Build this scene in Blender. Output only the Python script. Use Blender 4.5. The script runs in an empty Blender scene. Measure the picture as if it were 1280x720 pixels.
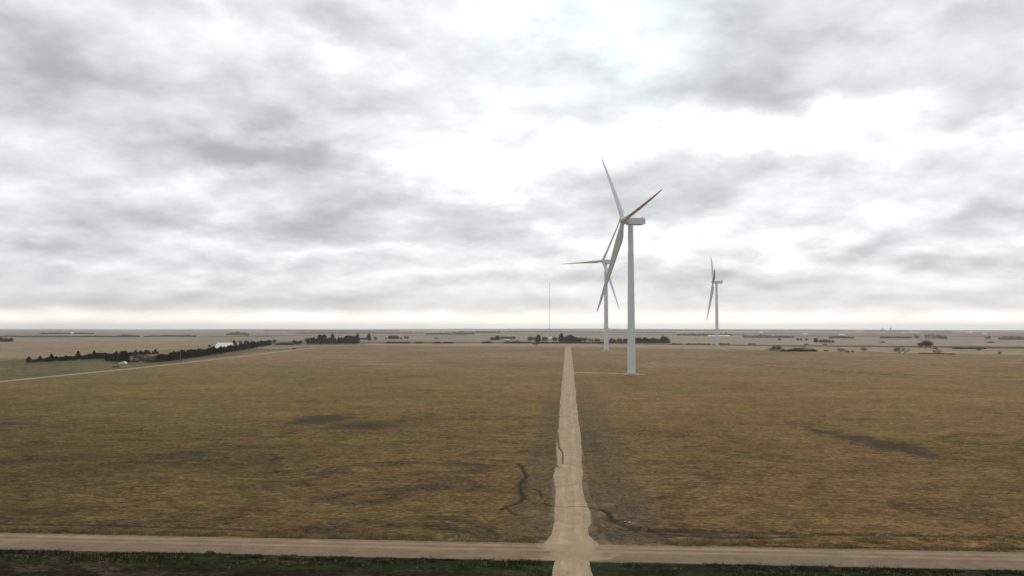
import bpy, math, random
import numpy as np
random.seed(7); RNG = np.random.default_rng(7)
scene = bpy.context.scene
COL = scene.collection
R = math.radians

# ------------------------------------------------------------------ camera
F = 1000.0
PSI = R(3.95); TH = math.atan(51.3/1000); ROLL = 0.0008
CAM = np.array([0, 0, 24.0])
_f = np.array([-math.sin(PSI)*math.cos(TH), math.cos(PSI)*math.cos(TH), math.sin(TH)])
_r0 = np.array([math.cos(PSI), math.sin(PSI), 0.0]); _u0 = np.cross(_r0, _f)
_r = _r0*math.cos(ROLL) + _u0*math.sin(ROLL); _u = _u0*math.cos(ROLL) - _r0*math.sin(ROLL)
from mathutils import Matrix, Vector, noise as mnoise
cam = bpy.data.cameras.new('camera'); camo = bpy.data.objects.new('camera', cam); COL.objects.link(camo)
M = Matrix.Identity(4)
for i in range(3):
    M[i][0] = _r[i]; M[i][1] = _u[i]; M[i][2] = -_f[i]; M[i][3] = CAM[i]
camo.matrix_world = M
cam.sensor_width = 36; cam.lens = F/1280*36; cam.clip_start = 0.5; cam.clip_end = 90000
scene.camera = camo

def sst(a, b, x):
    t = np.clip((np.asarray(x, float)-a)/(b-a), 0, 1); return t*t*(3-2*t)

# ------------------------------------------------------------------ terrain height
_ph = RNG.uniform(0, 6.28, (10, 2))
def height(x, y):
    x = np.asarray(x, float); y = np.asarray(y, float)
    z = 4.6*sst(380, 770, y) - 1.6*sst(800, 1150, y)
    d = np.hypot(x, y)
    a = sst(1600, 5000, d)
    roll = (2.6*np.sin(x/610+_ph[0,0])*np.cos(y/820+_ph[0,1]) + 2.2*np.sin((x+y)/1130+_ph[1,0])
            + 3.4*np.sin((x-1.6*y)/2900+_ph[2,0]) + 1.0*np.sin(x/290+y/410+_ph[4,0]))
    z = z + a*roll
    b = sst(5000, 14000, d)
    far = 9 + 4.5*np.sin(x/2900+_ph[5,0]) + 3.0*np.sin(x/1270+_ph[6,0]) + 3*np.sin(y/3100+x/5200+_ph[7,0])
    z = z + b*(far + 9*np.exp(-((x-800)/4500)**2))
    return z
def h1(x, y):
    return 0.0 if (y < 380 and x*x+y*y < 2.4e6) else float(height(x, y))
TRAY = np.concatenate([np.arange(60, 1500, 3.0), np.geomspace(1500, 22500, 420)])
def ground_at(px, py, dz=0.0):
    """world point where the sight line through a photo pixel meets the land"""
    d = _f + _r*(px-640)/F - _u*(py-360)/F
    d = d/np.hypot(d[0], d[1])
    t = TRAY
    g = CAM[2]+d[2]*t - height(d[0]*t, d[1]*t) - dz
    k = np.argmax(g < 0)
    if g[k] >= 0: k = len(t)-1
    if k == 0: tt = t[0]
    else: tt = t[k-1] + (t[k]-t[k-1])*g[k-1]/(g[k-1]-g[k])
    x, y = d[0]*tt, d[1]*tt
    return float(x), float(y)
def mpp(x, y):
    return float(np.dot(np.array([x, y, 0])-CAM, _f))/F

# ------------------------------------------------------------------ tagging
def tag(o, label=None, cat=None, group=None, kind=None):
    if label: o['label'] = label
    if cat: o['category'] = cat
    if group: o['group'] = group
    if kind: o['kind'] = kind
    return o
def empty(name, loc, rz=0.0):
    o = bpy.data.objects.new(name, None); COL.objects.link(o)
    o.location = loc; o.rotation_euler = (0, 0, rz); o.empty_display_size = 1
    return o
def mesh_obj(name, verts, faces, mat=None, parent=None, smooth=False):
    me = bpy.data.meshes.new(name); me.from_pydata([tuple(v) for v in verts], [], faces); me.update()
    if mat: me.materials.append(mat)
    if smooth: me.polygons.foreach_set('use_smooth', [True]*len(me.polygons))
    o = bpy.data.objects.new(name, me); COL.objects.link(o)
    if parent: o.parent = parent
    return o
def copy_tree(o, parent=None):
    c = o.copy(); COL.objects.link(c); c.parent = parent
    for ch in list(o.children): copy_tree(ch, c)
    return c

class MB:
    def __init__(s): s.v = []; s.f = []
    def add(s, v, f):
        n = len(s.v); s.v += [tuple(p) for p in v]; s.f += [tuple(i+n for i in q) for q in f]
    def box(s, c, d, rz=0.0):
        cx, cy, cz = c; a, b, h = d[0]/2, d[1]/2, d[2]/2; co, si = math.cos(rz), math.sin(rz)
        v = []
        for z in (-h, h):
            for x, y in ((-a,-b),(a,-b),(a,b),(-a,b)): v.append((cx+x*co-y*si, cy+x*si+y*co, cz+z))
        s.add(v, [(3,2,1,0),(4,5,6,7),(0,1,5,4),(1,2,6,5),(2,3,7,6),(3,0,4,7)])
    def tube(s, p0, p1, r0, r1, n=8, caps=True):
        p0 = Vector(p0); p1 = Vector(p1); a = (p1-p0)
        if a.length < 1e-6: return
        a.normalize(); q = a.cross(Vector((0,0,1)) if abs(a.z) < .9 else Vector((1,0,0))).normalized(); w = a.cross(q)
        v = []
        for p, r in ((p0, r0), (p1, r1)):
            for i in range(n):
                t = 2*math.pi*i/n; v.append(p+q*(r*math.cos(t))+w*(r*math.sin(t)))
        f = [(i, (i+1) % n, n+(i+1) % n, n+i) for i in range(n)]
        if caps: f += [tuple(range(n))[::-1], tuple(range(n, 2*n))]
        s.add(v, f)
    def rings(s, rings, closed=True):
        n = len(rings[0]); base = len(s.v)
        for r_ in rings: s.v += [tuple(p) for p in r_]
        for k in range(len(rings)-1):
            for i in range(n):
                j = (i+1) % n
                s.f.append((base+k*n+i, base+k*n+j, base+(k+1)*n+j, base+(k+1)*n+i))
        if closed:
            s.f.append(tuple(base+i for i in range(n))[::-1]); s.f.append(tuple(base+(len(rings)-1)*n+i for i in range(n)))
    def build(s, name, mat, parent=None, smooth=False): return mesh_obj(name, s.v, s.f, mat, parent, smooth)

# ------------------------------------------------------------------ materials
def new_mat(name):
    m = bpy.data.materials.new(name); m.use_nodes = True
    nt = m.node_tree; b = nt.nodes['Principled BSDF']
    return m, nt, b
class NT:
    def __init__(s, nt): s.nt = nt
    def n(s, t, **kw):
        o = s.nt.nodes.new(t)
        for k, v in kw.items(): setattr(o, k, v)
        return o
    def setin(s, i, v):
        if isinstance(v, bpy.types.NodeSocket): s.nt.links.new(v, i)
        else: i.default_value = v
    def math(s, op, a, b=None, c=None, clamp=False):
        o = s.n('ShaderNodeMath', operation=op); o.use_clamp = clamp
        s.setin(o.inputs[0], a)
        if b is not None: s.setin(o.inputs[1], b)
        if c is not None: s.setin(o.inputs[2], c)
        return o.outputs[0]
    def vmath(s, op, a, b=None, scale=None):
        o = s.n('ShaderNodeVectorMath', operation=op)
        s.setin(o.inputs[0], a)
        if b is not None: s.setin(o.inputs[1], b)
        if scale is not None: s.setin(o.inputs['Scale'], scale)
        return o.outputs[1] if op in ('LENGTH', 'DOT_PRODUCT') else o.outputs[0]
    def noise(s, vec, scale, detail=4, rough=.55, dist=0.0, color=False, lac=2.0):
        o = s.n('ShaderNodeTexNoise'); s.setin(o.inputs['Vector'], vec)
        o.inputs['Scale'].default_value = scale; o.inputs['Detail'].default_value = detail
        o.inputs['Roughness'].default_value = rough; o.inputs['Distortion'].default_value = dist
        o.inputs['Lacunarity'].default_value = lac
        return o.outputs['Color'] if color else o.outputs['Fac']
    def mapping(s, vec, scale=(1,1,1), loc=(0,0,0), rot=(0,0,0)):
        o = s.n('ShaderNodeMapping'); s.setin(o.inputs['Vector'], vec)
        o.inputs['Scale'].default_value = scale; o.inputs['Location'].default_value = loc; o.inputs['Rotation'].default_value = rot
        return o.outputs[0]
    def rng(s, v, a, b, c=0.0, d=1.0, smooth=False):
        o = s.n('ShaderNodeMapRange'); o.interpolation_type = 'SMOOTHSTEP' if smooth else 'LINEAR'; o.clamp = True
        s.setin(o.inputs[0], v)
        for i, q in enumerate((a, b, c, d)): s.setin(o.inputs[i+1], q)
        return o.outputs[0]
    def mix(s, fac, a, b, blend='MIX'):
        o = s.n('ShaderNodeMix', data_type='RGBA', blend_type=blend)
        s.setin(o.inputs[0], fac)
        s.setin(o.inputs[6], a if isinstance(a, bpy.types.NodeSocket) else (*a, 1))
        s.setin(o.inputs[7], b if isinstance(b, bpy.types.NodeSocket) else (*b, 1))
        return o.outputs[2]
    def scale_col(s, c, f):
        o = s.n('ShaderNodeVectorMath', operation='SCALE'); s.setin(o.inputs[0], c); s.setin(o.inputs['Scale'], f); return o.outputs[0]
    def bump(s, h, strength, dist):
        o = s.n('ShaderNodeBump'); o.inputs['Strength'].default_value = strength; o.inputs['Distance'].default_value = dist
        s.setin(o.inputs['Height'], h); return o.outputs[0]

def simple_mat(name, col, rough=.8, var=.15, scale=3.0, spec=.3, metal=0.0, transl=0.0):
    m, nt, b = new_mat(name); g = NT(nt)
    tc = g.n('ShaderNodeTexCoord').outputs['Object']
    f = g.rng(g.noise(tc, scale, 4), .3, .7, 1-var, 1+var)
    oi = g.n('ShaderNodeObjectInfo').outputs['Random']
    f = g.math('MULTIPLY', f, g.rng(oi, 0, 1, 1-var*.6, 1+var*.6))
    rgb = g.n('ShaderNodeRGB'); rgb.outputs[0].default_value = (*col, 1)
    g.setin(b.inputs['Base Color'], g.scale_col(rgb.outputs[0], f))
    b.inputs['Roughness'].default_value = rough; b.inputs['Specular IOR Level'].default_value = spec; b.inputs['Metallic'].default_value = metal
    return m

# land: albedo of each crop comes with the mesh; straw, clods and damp patches are procedural
def ground_mat():
    m, nt, b = new_mat('field_soil'); g = NT(nt)
    at = g.n('ShaderNodeAttribute', attribute_name='albedo').outputs['Color']
    wet = g.n('ShaderNodeAttribute', attribute_name='mud').outputs['Fac']
    pale = g.n('ShaderNodeAttribute', attribute_name='pale').outputs['Fac']
    pos = g.n('ShaderNodeTexCoord').outputs['Object']
    big = g.noise(pos, .011, 6, .55)
    mid = g.noise(g.mapping(pos, (.5, 1, 1)), .09, 6, .6, .6)
    streak = g.noise(g.mapping(pos, (.6, 1, 1), rot=(0, 0, R(8))), .5, 8, .7, .9)
    fine = g.noise(g.mapping(pos, (.55, 1, 1), rot=(0, 0, R(-14))), 2.1, 6, .78)
    rows = g.noise(g.mapping(pos, (.03, 1, 1)), 1.4, 4, .6)
    c = at
    c = g.scale_col(c, g.rng(big, .3, .7, .84, 1.16))
    c = g.scale_col(c, g.rng(mid, .3, .72, .80, 1.18))
    soil = g.noise(g.mapping(pos, (.6, .8, 1)), .055, 10, .74, 1.2)
    nearf = g.rng(g.n('ShaderNodeAttribute', attribute_name='mottle').outputs['Fac'], 0, 1, .15, .92)
    c = g.mix(g.math('MULTIPLY', g.rng(soil, .49, .62, 0, 1, True), nearf), c, g.scale_col(g.mix(0.0, (.062, .043, .029), (0, 0, 0)), g.rng(fine, .36, .64, .6, 1.5)))
    c = g.scale_col(c, g.rng(streak, .36, .64, .60, 1.36))
    c = g.scale_col(c, g.rng(fine, .36, .64, .38, 1.6))
    c = g.scale_col(c, g.rng(rows, .3, .7, .95, 1.05))
    # greener and redder drifts
    tint = g.noise(pos, .018, 7, .62, .5)
    c = g.mix(g.rng(tint, .50, .66, 0, .5), c, g.mix(1.0, c, (.82, 1.04, .66), 'MULTIPLY'))
    c = g.mix(g.rng(tint, .48, .34, 0, .4), c, g.mix(1.0, c, (1.06, .93, 1.0), 'MULTIPLY'))
    # trampled bare margin with drying cracks
    mg = g.n('ShaderNodeAttribute', attribute_name='margin').outputs['Fac']
    mn = g.math('ADD', mg, g.math('MULTIPLY', g.math('SUBTRACT', g.noise(pos, .33, 8, .72, .7), .5), 1.5))
    mm = g.rng(mn, .22, .88, 0, 1, True)
    vo = g.n('ShaderNodeTexVoronoi', feature='DISTANCE_TO_EDGE'); g.setin(vo.inputs['Vector'], g.vmath('ADD', g.mapping(pos, (1, .45, 1)), g.scale_col(g.noise(pos, .9, 4, .6, 0, True), 1.6))); vo.inputs['Scale'].default_value = .55
    crack = g.rng(vo.outputs['Distance'], .0, .07, .42, 1)
    mcol = g.mix(g.rng(fine, .36, .64, 0, 1), (.072, .054, .036), (.19, .145, .10))
    c = g.mix(g.math('MULTIPLY', mm, .72), c, g.scale_col(mcol, crack))
    # damp earth
    wn = g.noise(g.mapping(pos, (.5, 1, 1)), .55, 9, .76, .9)
    wm = g.math('ADD', wet, g.math('MULTIPLY', g.math('SUBTRACT', wn, .5), 2.3))
    wm = g.rng(wm, .36, .80, 0, 1, True)
    mudc = g.mix(g.rng(fine, .3, .7, 0, 1), (.030, .021, .013), (.085, .062, .043))
    c = g.mix(g.math('MULTIPLY', wm, .86), c, mudc)
    # silt washed out pale
    pn = g.math('ADD', pale, g.math('MULTIPLY', g.math('SUBTRACT', g.noise(g.mapping(pos, (.4, 1, 1)), .8, 7, .7, .8), .5), 1.4))
    pm = g.rng(pn, .4, .75, 0, 1, True)
    c = g.mix(g.math('MULTIPLY', pm, .7), c, g.mix(g.rng(fine, .3, .7, 0, 1), (.12, .095, .066), (.28, .215, .15)))
    g.setin(b.inputs['Base Color'], c)
    b.inputs['Roughness'].default_value = 1.0; b.inputs['Specular IOR Level'].default_value = .03
    h = g.math('ADD', g.math('MULTIPLY', streak, .25), g.math('MULTIPLY', fine, .14))
    g.setin(b.inputs['Normal'], g.bump(h, .8, 1.0))
    return m

def dirt_mat(name, base, lanes_axis='x', lane_amp=.12):
    """gravel or packed dirt, lighter where wheels run; the lanes come with the mesh as an attribute"""
    m, nt, b = new_mat(name); g = NT(nt)
    pos = g.n('ShaderNodeTexCoord').outputs['Object']
    lane = g.n('ShaderNodeAttribute', attribute_name='lane').outputs['Fac']
    sc = (1, .03, 1) if lanes_axis == 'x' else (.03, 1, 1)
    st = g.noise(g.mapping(pos, sc), 2.2, 6, .65, .2)
    md = g.noise(pos, .35, 6, .62, .5)
    fn = g.noise(pos, 5.0, 5, .7)
    rgb = g.n('ShaderNodeRGB'); rgb.outputs[0].default_value = (*base, 1)
    c = rgb.outputs[0]
    c = g.scale_col(c, g.rng(st, .3, .7, 1-lane_amp, 1+lane_amp))
    c = g.scale_col(c, g.rng(md, .3, .7, .80, 1.16))
    c = g.scale_col(c, g.rng(fn, .3, .7, .84, 1.16))
    ln = g.math('ADD', lane, g.math('MULTIPLY', g.math('SUBTRACT', st, .5), .5))
    c = g.scale_col(c, g.rng(ln, 0, 1, *((.95, 1.07) if lanes_axis == 'x' else (.86, 1.26))))
    bl = g.n('ShaderNodeAttribute', attribute_name='spill').outputs['Fac']
    bm = g.rng(g.math('ADD', bl, g.math('MULTIPLY', g.math('SUBTRACT', md, .5), 1.4)), .25, .8, 0, .85, True)
    c = g.mix(bm, c, g.scale_col(g.mix(0.0, (.37, .27, .168), (0, 0, 0)), g.rng(fn, .3, .7, .85, 1.2)))
    mu = g.n('ShaderNodeAttribute', attribute_name='mud').outputs['Fac']
    c = g.mix(g.rng(g.math('ADD', mu, g.math('MULTIPLY', g.math('SUBTRACT', fn, .5), .8)), .35, .75, 0, .85, True), c, (.07, .05, .033))
    dk = g.noise(g.mapping(pos, (.5, 1, 1) if lanes_axis == 'y' else (1, .5, 1)), .8, 7, .68, .8)
    c = g.mix(g.rng(dk, .56, .72, 0, .4), c, g.scale_col(rgb.outputs[0], .62))
    g.setin(b.inputs['Base Color'], c); b.inputs['Roughness'].default_value = .93; b.inputs['Specular IOR Level'].default_value = .15
    g.setin(b.inputs['Normal'], g.bump(g.math('ADD', g.math('MULTIPLY', st, .06), g.math('MULTIPLY', fn, .03)), .6, 1.0))
    return m

MAT = {}
MAT['ground'] = ground_mat()
MAT['track'] = dirt_mat('pale_packed_dirt', (.39, .285, .178), 'x')
MAT['road'] = dirt_mat('gravel_road', (.262, .182, .115), 'y', .15)
MAT['sideroad'] = dirt_mat('gravel_pale', (.30, .25, .18), 'x')
MAT['cedar'] = [simple_mat('cedar_foliage', c, .9, .35, .8) for c in ((.015,.020,.011), (.020,.025,.014), (.012,.016,.010))]
MAT['cedar_grey'] = simple_mat('evergreen_foliage', (.045,.052,.036), .9, .3, .8)
MAT['twig'] = simple_mat('bare_twigs', (.11,.085,.072), .9, .2)
MAT['twig_grey'] = simple_mat('grey_twigs', (.13,.11,.10), .9, .2)
MAT['twig_red'] = simple_mat('reddish_twigs', (.11,.07,.056), .9, .2)
MAT['bark'] = simple_mat('bark', (.075,.058,.045), .9, .2)
MAT['brush'] = simple_mat('dry_brush', (.060,.050,.028), .9, .35, 1.2)
MAT['farwood'] = simple_mat('far_wood', (.105,.090,.082), .95, .3, .05)
MAT['grass_dark'] = simple_mat('grass_blades_green', (.026,.036,.012), .85, .35, .5)  # green dimmed as well, carrying the vignette of the near verge
MAT['grass_dry'] = simple_mat('grass_blades_dry', (.22,.16,.075), .9, .35, .5)
MAT['wood'] = simple_mat('weathered_pole', (.22,.18,.14), .85, .15)
MAT['steel'] = simple_mat('galvanised_steel', (.38,.39,.40), .5, .08, 2, .5, .4)
MAT['whitemetal'] = simple_mat('white_roof_metal', (.72,.72,.69), .5, .06, .6)
MAT['greymetal'] = simple_mat('grey_roof_metal', (.42,.42,.43), .55, .1, .4)
MAT['creamwall'] = simple_mat('cream_siding', (.50,.46,.40), .8, .1, .5)
MAT['redwall'] = simple_mat('red_barn_siding', (.20,.07,.05), .8, .15, .5)
MAT['whitewall'] = simple_mat('white_siding', (.68,.67,.64), .8, .08, .5)
MAT['darkwin'] = simple_mat('dark_opening', (.03,.03,.035), .3, .05)
MAT['stone'] = simple_mat('pale_limestone', (.34,.29,.21), .9, .2, 4)
MAT['concrete'] = simple_mat('concrete', (.42,.40,.37), .9, .12, 1.5)
def turbine_mat():
    m, nt, b = new_mat('turbine_paint'); g = NT(nt)
    tc = g.n('ShaderNodeTexCoord').outputs['Object']
    st = g.noise(g.mapping(tc, (1.5, 1.5, .06)), 1.0, 5, .6)
    md = g.noise(tc, .25, 4)
    c = g.mix(g.rng(st, .35, .75, 0, 1), (.58, .605, .62), (.65, .67, .68))
    c = g.scale_col(c, g.rng(md, .3, .7, .95, 1.04))
    g.setin(b.inputs['Base Color'], c); b.inputs['Roughness'].default_value = .6; b.inputs['Specular IOR Level'].default_value = .3
    return m
MAT['turbine'] = turbine_mat()

# ------------------------------------------------------------------ land mesh
def axis_lines(fine, lim, step0, g0, far):
    out = [0.0]; x = 0.0
    while x < lim: x += step0; out.append(x)
    s = step0
    while x < far: s *= g0; x += s; out.append(x)
    a = np.array(out); return np.concatenate([-a[:0:-1], a])
XS = axis_lines(0, 15, .25, 1.022, 21000)
ys = [-4000, -2000, -1000, -500, -250, -120, -60, -20, 10, 30, 45, 55, 62]
y = 62.0
while y < 23000:
    y += max(.25 if y > 78 else .6, min(y*y/24000*.52, y*.03)); ys.append(y)
YS = np.array(ys, float)
GX, GY = np.meshgrid(XS, YS)
GZ = height(GX, GY)

def W(px, py): return ground_at(px, py)
def poly_mask(pts):
    P = [W(*p) for p in pts]; inside = np.zeros(GX.shape, bool); n = len(P)
    for i in range(n):
        x1, y1 = P[i]; x2, y2 = P[(i+1) % n]
        c = ((y1 > GY) != (y2 > GY))
        xi = (x2-x1)*(GY-y1)/((y2-y1) if y2 != y1 else 1e-9)+x1
        inside ^= c & (GX < xi)
    return inside
ALB = np.zeros(GX.shape+(3,)); MUD = np.zeros(GX.shape); PALE = np.zeros(GX.shape)
# far country: quarter-section patchwork of stubble, pasture, bare earth and winter wheat
PAL = np.array([(.20,.155,.12), (.17,.135,.10), (.24,.185,.13), (.13,.115,.075), (.11,.095,.07), (.21,.17,.14), (.16,.13,.105), (.085,.10,.055), (.27,.215,.155)])
cx = np.floor((GX+5000*800+230)/805).astype(int); cy = np.floor((GY-950)/402).astype(int)
split = ((cx*73856093 ^ (cy//2)*19349663) >> 3) % 2
cyy = np.where(split == 0, cy//2*2, cy)
idx = ((cx*7919 + cyy*104729) ^ (cx*31)) % 97 % len(PAL)
ALB[:] = PAL[idx]*1.4
far = GY > 950
# main fields
main = GY <= 950
base_l = np.array([.192, .134, .050]); base_r = np.array([.236, .147, .062])
t = sst(-150, 60, GX)[..., None]
mc = base_l*(1-t) + base_r*t
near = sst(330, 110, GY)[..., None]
mc = mc*(1-near*(.38-.16*t))  # darker towards the camera: vignette falloff plus wetter, barer soil, painted into the albedo
farr = sst(300, 650, GY)[..., None]
mc = mc*(1-farr) + np.array([.262, .178, .100])*farr
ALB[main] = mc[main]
def paint(pts, col, wgt=1.0):
    m = poly_mask(pts); ALB[m] = ALB[m]*(1-wgt)+np.array(col)*wgt
# left pasture beyond the side road, and the tan field behind it
paint([(-400,520),(0,477),(200,456.5),(380,434.5),(400,432),(470,430.5),(470,429),(345,432),(200,446),(165,441),(30,449),(-400,462)], (.150,.125,.062))
paint([(-600,452),(-400,462),(30,449.5),(165,441),(200,438),(345,430),(345,425),(200,422),(-600,422)], (.30,.225,.14))
paint([(-600,428),(345,425.5),(345,421.5),(-600,421.5)], (.30,.235,.18))
paint([(345,426),(620,427),(620,420),(345,420)], (.29,.235,.18))
paint([(300,434),(340,437),(390,433.5),(400,432),(480,431),(480,429.5),(345,432.5)], (.30,.24,.16))
# band of pale stubble beyond the field
paint([(460,429.4),(720,429.2),(800,430.6),(920,431.9),(1100,433.8),(1400,437),(1400,444.6),(1280,443.2),(1000,439),(920,436.2),(800,435.2),(740,433.4),(540,432.2),(460,431.6)], (.36,.27,.175))
# low ditch meadow, green brown, then the rose tan field behind
paint([(800,429.8),(920,431.2),(1000,431.6),(1140,432.4),(1400,434.2),(1400,437),(1280,436),(1100,434),(1000,433.4),(920,432.2),(800,430.6)], (.115,.095,.045))
paint([(735,428),(830,429.4),(1000,431.4),(1140,432.2),(1400,434),(1400,425.5),(1100,424.5),(840,424)], (.34,.265,.21))
paint([(735,424.2),(1400,425.5),(1400,421),(735,420.5)], (.31,.245,.20))
paint([(560,427),(740,428),(740,421),(560,420)], (.30,.24,.19))
def poly_dist(P, halfw):
    """distance of near vertices to a polyline"""
    D = np.full(GX.shape, 1e9)
    P = np.array(P)
    for (x1, y1), (x2, y2) in zip(P[:-1], P[1:]):
        dx, dy = x2-x1, y2-y1; L = dx*dx+dy*dy+1e-9
        tt = np.clip(((GX-x1)*dx+(GY-y1)*dy)/L, 0, 1)
        D = np.minimum(D, np.hypot(GX-x1-tt*dx, GY-y1-tt*dy))
    return D
def line(pts, w, mud=1.0, dig=0.0, pale=0.0):
    D = poly_dist([W(*p) for p in pts], w)
    k = np.exp(-(D/w)**2)
    np.maximum(MUD, mud*k, out=MUD); np.maximum(PALE, pale*np.exp(-(D/w)**2), out=PALE)
    if dig: GZ[:] -= dig*np.exp(-(D/(w*.7))**2)
def blob(px, py, rx, ry, mud=0.0, pale=0.0, ang=0.0):
    x, y = W(px, py); x1, _ = W(px+rx, py); _, y1 = W(px, py-ry); _, y2 = W(px, py+ry)
    a = abs(x1-x); b = abs(y1-y2)/2
    dx, dy = GX-x, GY-y
    if ang: dx, dy = dx*math.cos(ang)+dy*math.sin(ang), -dx*math.sin(ang)+dy*math.cos(ang)
    k = np.exp(-((dx/a)**2+(dy/b)**2))
    if mud: np.maximum(MUD, mud*k, out=MUD)
    if pale: np.maximum(PALE, pale*k, out=PALE)
# washouts beside the track
line([(540,571),(585,572),(620,576),(646,579)], .28, .8, .1)
line([(646,579),(652,582),(655,589),(658,595),(653,601),(649,607),(651,615),(655,621),(650,627),(641,631),(632,633),(626,637)], .34, 1.25, .4)
line([(652,601),(645,606),(640,612)], .3, .9, .15)
line([(654,611),(667,611),(675,614),(677,622)], .28, 1.1, .2)
line([(634,635),(640,641),(645,644)], .3, 1.1, .2)
line([(680,628),(687,632),(694,633)], .32, 1.2, .2)
line([(728,633.5),(740,635),(752,637.5),(759,640),(763,646),(767,651)], .36, 1.25, .4)
line([(768,651),(790,660),(840,664),(900,668)], 1.2, .75, .1)
blob(655,610,22,34, .58); blob(640,645,30,12, .52, .45); blob(632,650,12,5,0,.6); blob(665,640,25,6,0,.55)
blob(672,560,14,40,.42); blob(745,560,14,60,.46); blob(770,600,24,30,.5); blob(800,640,30,18,.5)
blob(750,630.5,20,2.6,0,1.1); blob(748,642,14,6,0,.85); blob(742,636,10,8,0,.8); blob(792,654,12,2.5,0,.75); blob(752,641,10,5,0,.6)
# dark swales in the two fields
blob(400,524,46,8,.98); blob(455,532,66,7,.85); blob(560,546,90,4,.52); blob(640,550,40,5,.46); line([(360,527),(430,533),(520,540),(600,549),(640,552)], .9, .66)
blob(1030,540,30,4,.80); blob(1072,548,34,6,.95); blob(1112,557,52,11,.90); blob(1150,567,34,7,.75); line([(1008,534),(1040,543),(1085,552),(1130,560),(1170,574)], 1.5, .72); blob(1150,568,30,6,.52); blob(1245,545,25,4,.5)
blob(120,590,120,34,.50); blob(60,640,90,20,.62); blob(220,650,60,20,.60); blob(370,610,60,22,.45); blob(310,635,50,18,.55); blob(300,600,40,14,.4)
blob(480,625,60,14,.45); blob(380,660,80,5,.62); blob(560,655,60,4,.42); blob(150,662,160,4,.5); blob(980,590,60,10,.4)
blob(1020,590,80,8,.38); blob(870,560,80,12,.36); blob(1200,600,60,12,.3)
line([(780,661),(900,664),(1000,667),(1120,668),(1290,671)], 1.1, .9, .2)
line([(780,655),(830,668),(900,672),(990,671)], .8, .9, .1)
line([(900,680),(1000,683),(1290,686)], .4, 1.1, .15)
line([(0,663),(300,669),(600,676)], .3, .8, .1)
line([(0,655),(150,657),(300,662),(430,668)], .6, .95, .1)
for a in (1098, 1110, 1156, 1252, 1030): blob(a, 669.5, 9, 1.1, 0, .95)
# terrace ridges on the right
line([(905,454),(1000,461),(1100,468),(1290,472.5)], 2.0, 1.0)
line([(910,482),(990,489),(1100,496),(1290,498)], 1.4, .52)
line([(1190,487),(1290,489)], 1.2, .4)
# pale harvest streaks beside the track
for i, yy in enumerate((448, 451.5, 455, 458.5, 462, 465.5, 470)): line([(681-i*.6, yy), (691-i*.6, yy-.3)], .9+.1*i, 0, 0, .7)
for i in range(12): 
    yy = 478+i*7; blob(676-i*.8, yy, 9, 1.6, 0, .46); blob(740+i*1.0, yy+2, 12, 1.6, 0, .44)
blob(735,462,12,20,0,.5); blob(690,480,8,30,.35)
# left pasture marks
blob(85,464,12,1.8,.8); blob(45,462,20,1.2,.5); blob(15,466,20,1.5,.45); blob(215,459,9,1.0,.8); blob(232,457,4,.9,.6); blob(240,455.5,5,.8,.7)
blob(10,449,60,2,.6)
blob(800,467.9,45,.8,0,.6); blob(840,468,8,.9,0,.6)
# damp ground and young wheat below the road, albedo also dimmed for lens vignette
low = GY < 84.2
ALB[low] = (.024, .018, .009)
gv = (GY < 85.0) & (GY > 79.6); ALB[gv] = (.025, .034, .011)
rgt = (GY < 84.2) & (GX > 2); ALB[rgt] = (.024, .029, .011)
MUD[low] = 0; PALE[low] = 0
# dirt scattered off the edges of the track and road
tc_ = np.interp(GY, [80, 90, 100, 200, 400, 860], [.6, .6, .5, .2, .2, .3]); tw_ = np.interp(GY, [88, 92, 98, 104, 130, 300, 860], [9, 4.2, 2.9, 2.9, 2.4, 2.5, 2.8])
dd_ = np.abs(GX-tc_)-tw_
np.maximum(PALE, np.where((GY > 84) & (GY < 850), np.exp(-np.clip(dd_, 0, None)/.8)*.62, 0), out=PALE)
dr_ = np.maximum(GY-91.1, 84.3-GY)
np.maximum(PALE, np.exp(-np.clip(dr_, 0, None)/.35)*.55, out=PALE)
k = (GY > 89.5) & (GY < 92.5); ALB[k] *= 1.08
ALB *= RNG.uniform(.97, 1.03, GX.shape)[..., None]

ny, nx = GX.shape
me = bpy.data.meshes.new('ground')
co = np.stack([GX, GY, GZ], -1).reshape(-1, 3)
i = np.arange(ny*nx).reshape(ny, nx)
q = np.stack([i[:-1, :-1], i[:-1, 1:], i[1:, 1:], i[1:, :-1]], -1).reshape(-1, 4)
me.vertices.add(len(co)); me.vertices.foreach_set('co', co.ravel())
me.loops.add(q.size); me.loops.foreach_set('vertex_index', q.ravel())
me.polygons.add(len(q)); me.polygons.foreach_set('loop_start', np.arange(0, q.size, 4)); me.polygons.foreach_set('loop_total', np.full(len(q), 4))
me.polygons.foreach_set('use_smooth', np.ones(len(q), bool))
me.update(calc_edges=True)
ca = me.attributes.new('albedo', 'FLOAT_COLOR', 'POINT'); ca.data.foreach_set('color', np.concatenate([ALB.reshape(-1, 3), np.ones((len(co), 1))], 1).ravel())
MOTT = (sst(300, 110, GY)*(1-.45*sst(-30, 40, GX)) + .35*sst(40, 130, np.abs(GX))*sst(330, 150, GY)).clip(0, 1)
MARG = np.exp(-(np.clip(np.abs(GX-(.5+.0)) - np.where(GX > .5, 9.5, 7.0), 0, None)/2.2)**2)*.62*((GY > 91) & (GY < 840))*(.55+.45*sst(420, 200, GY))
for nm, A in (('mud', MUD), ('pale', PALE), ('margin', MARG), ('mottle', MOTT)):
    a = me.attributes.new(nm, 'FLOAT', 'POINT'); a.data.foreach_set('value', A.ravel())
me.materials.append(MAT['ground'])
ground = bpy.data.objects.new('ground', me); COL.objects.link(ground); tag(ground, kind='structure')

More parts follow.
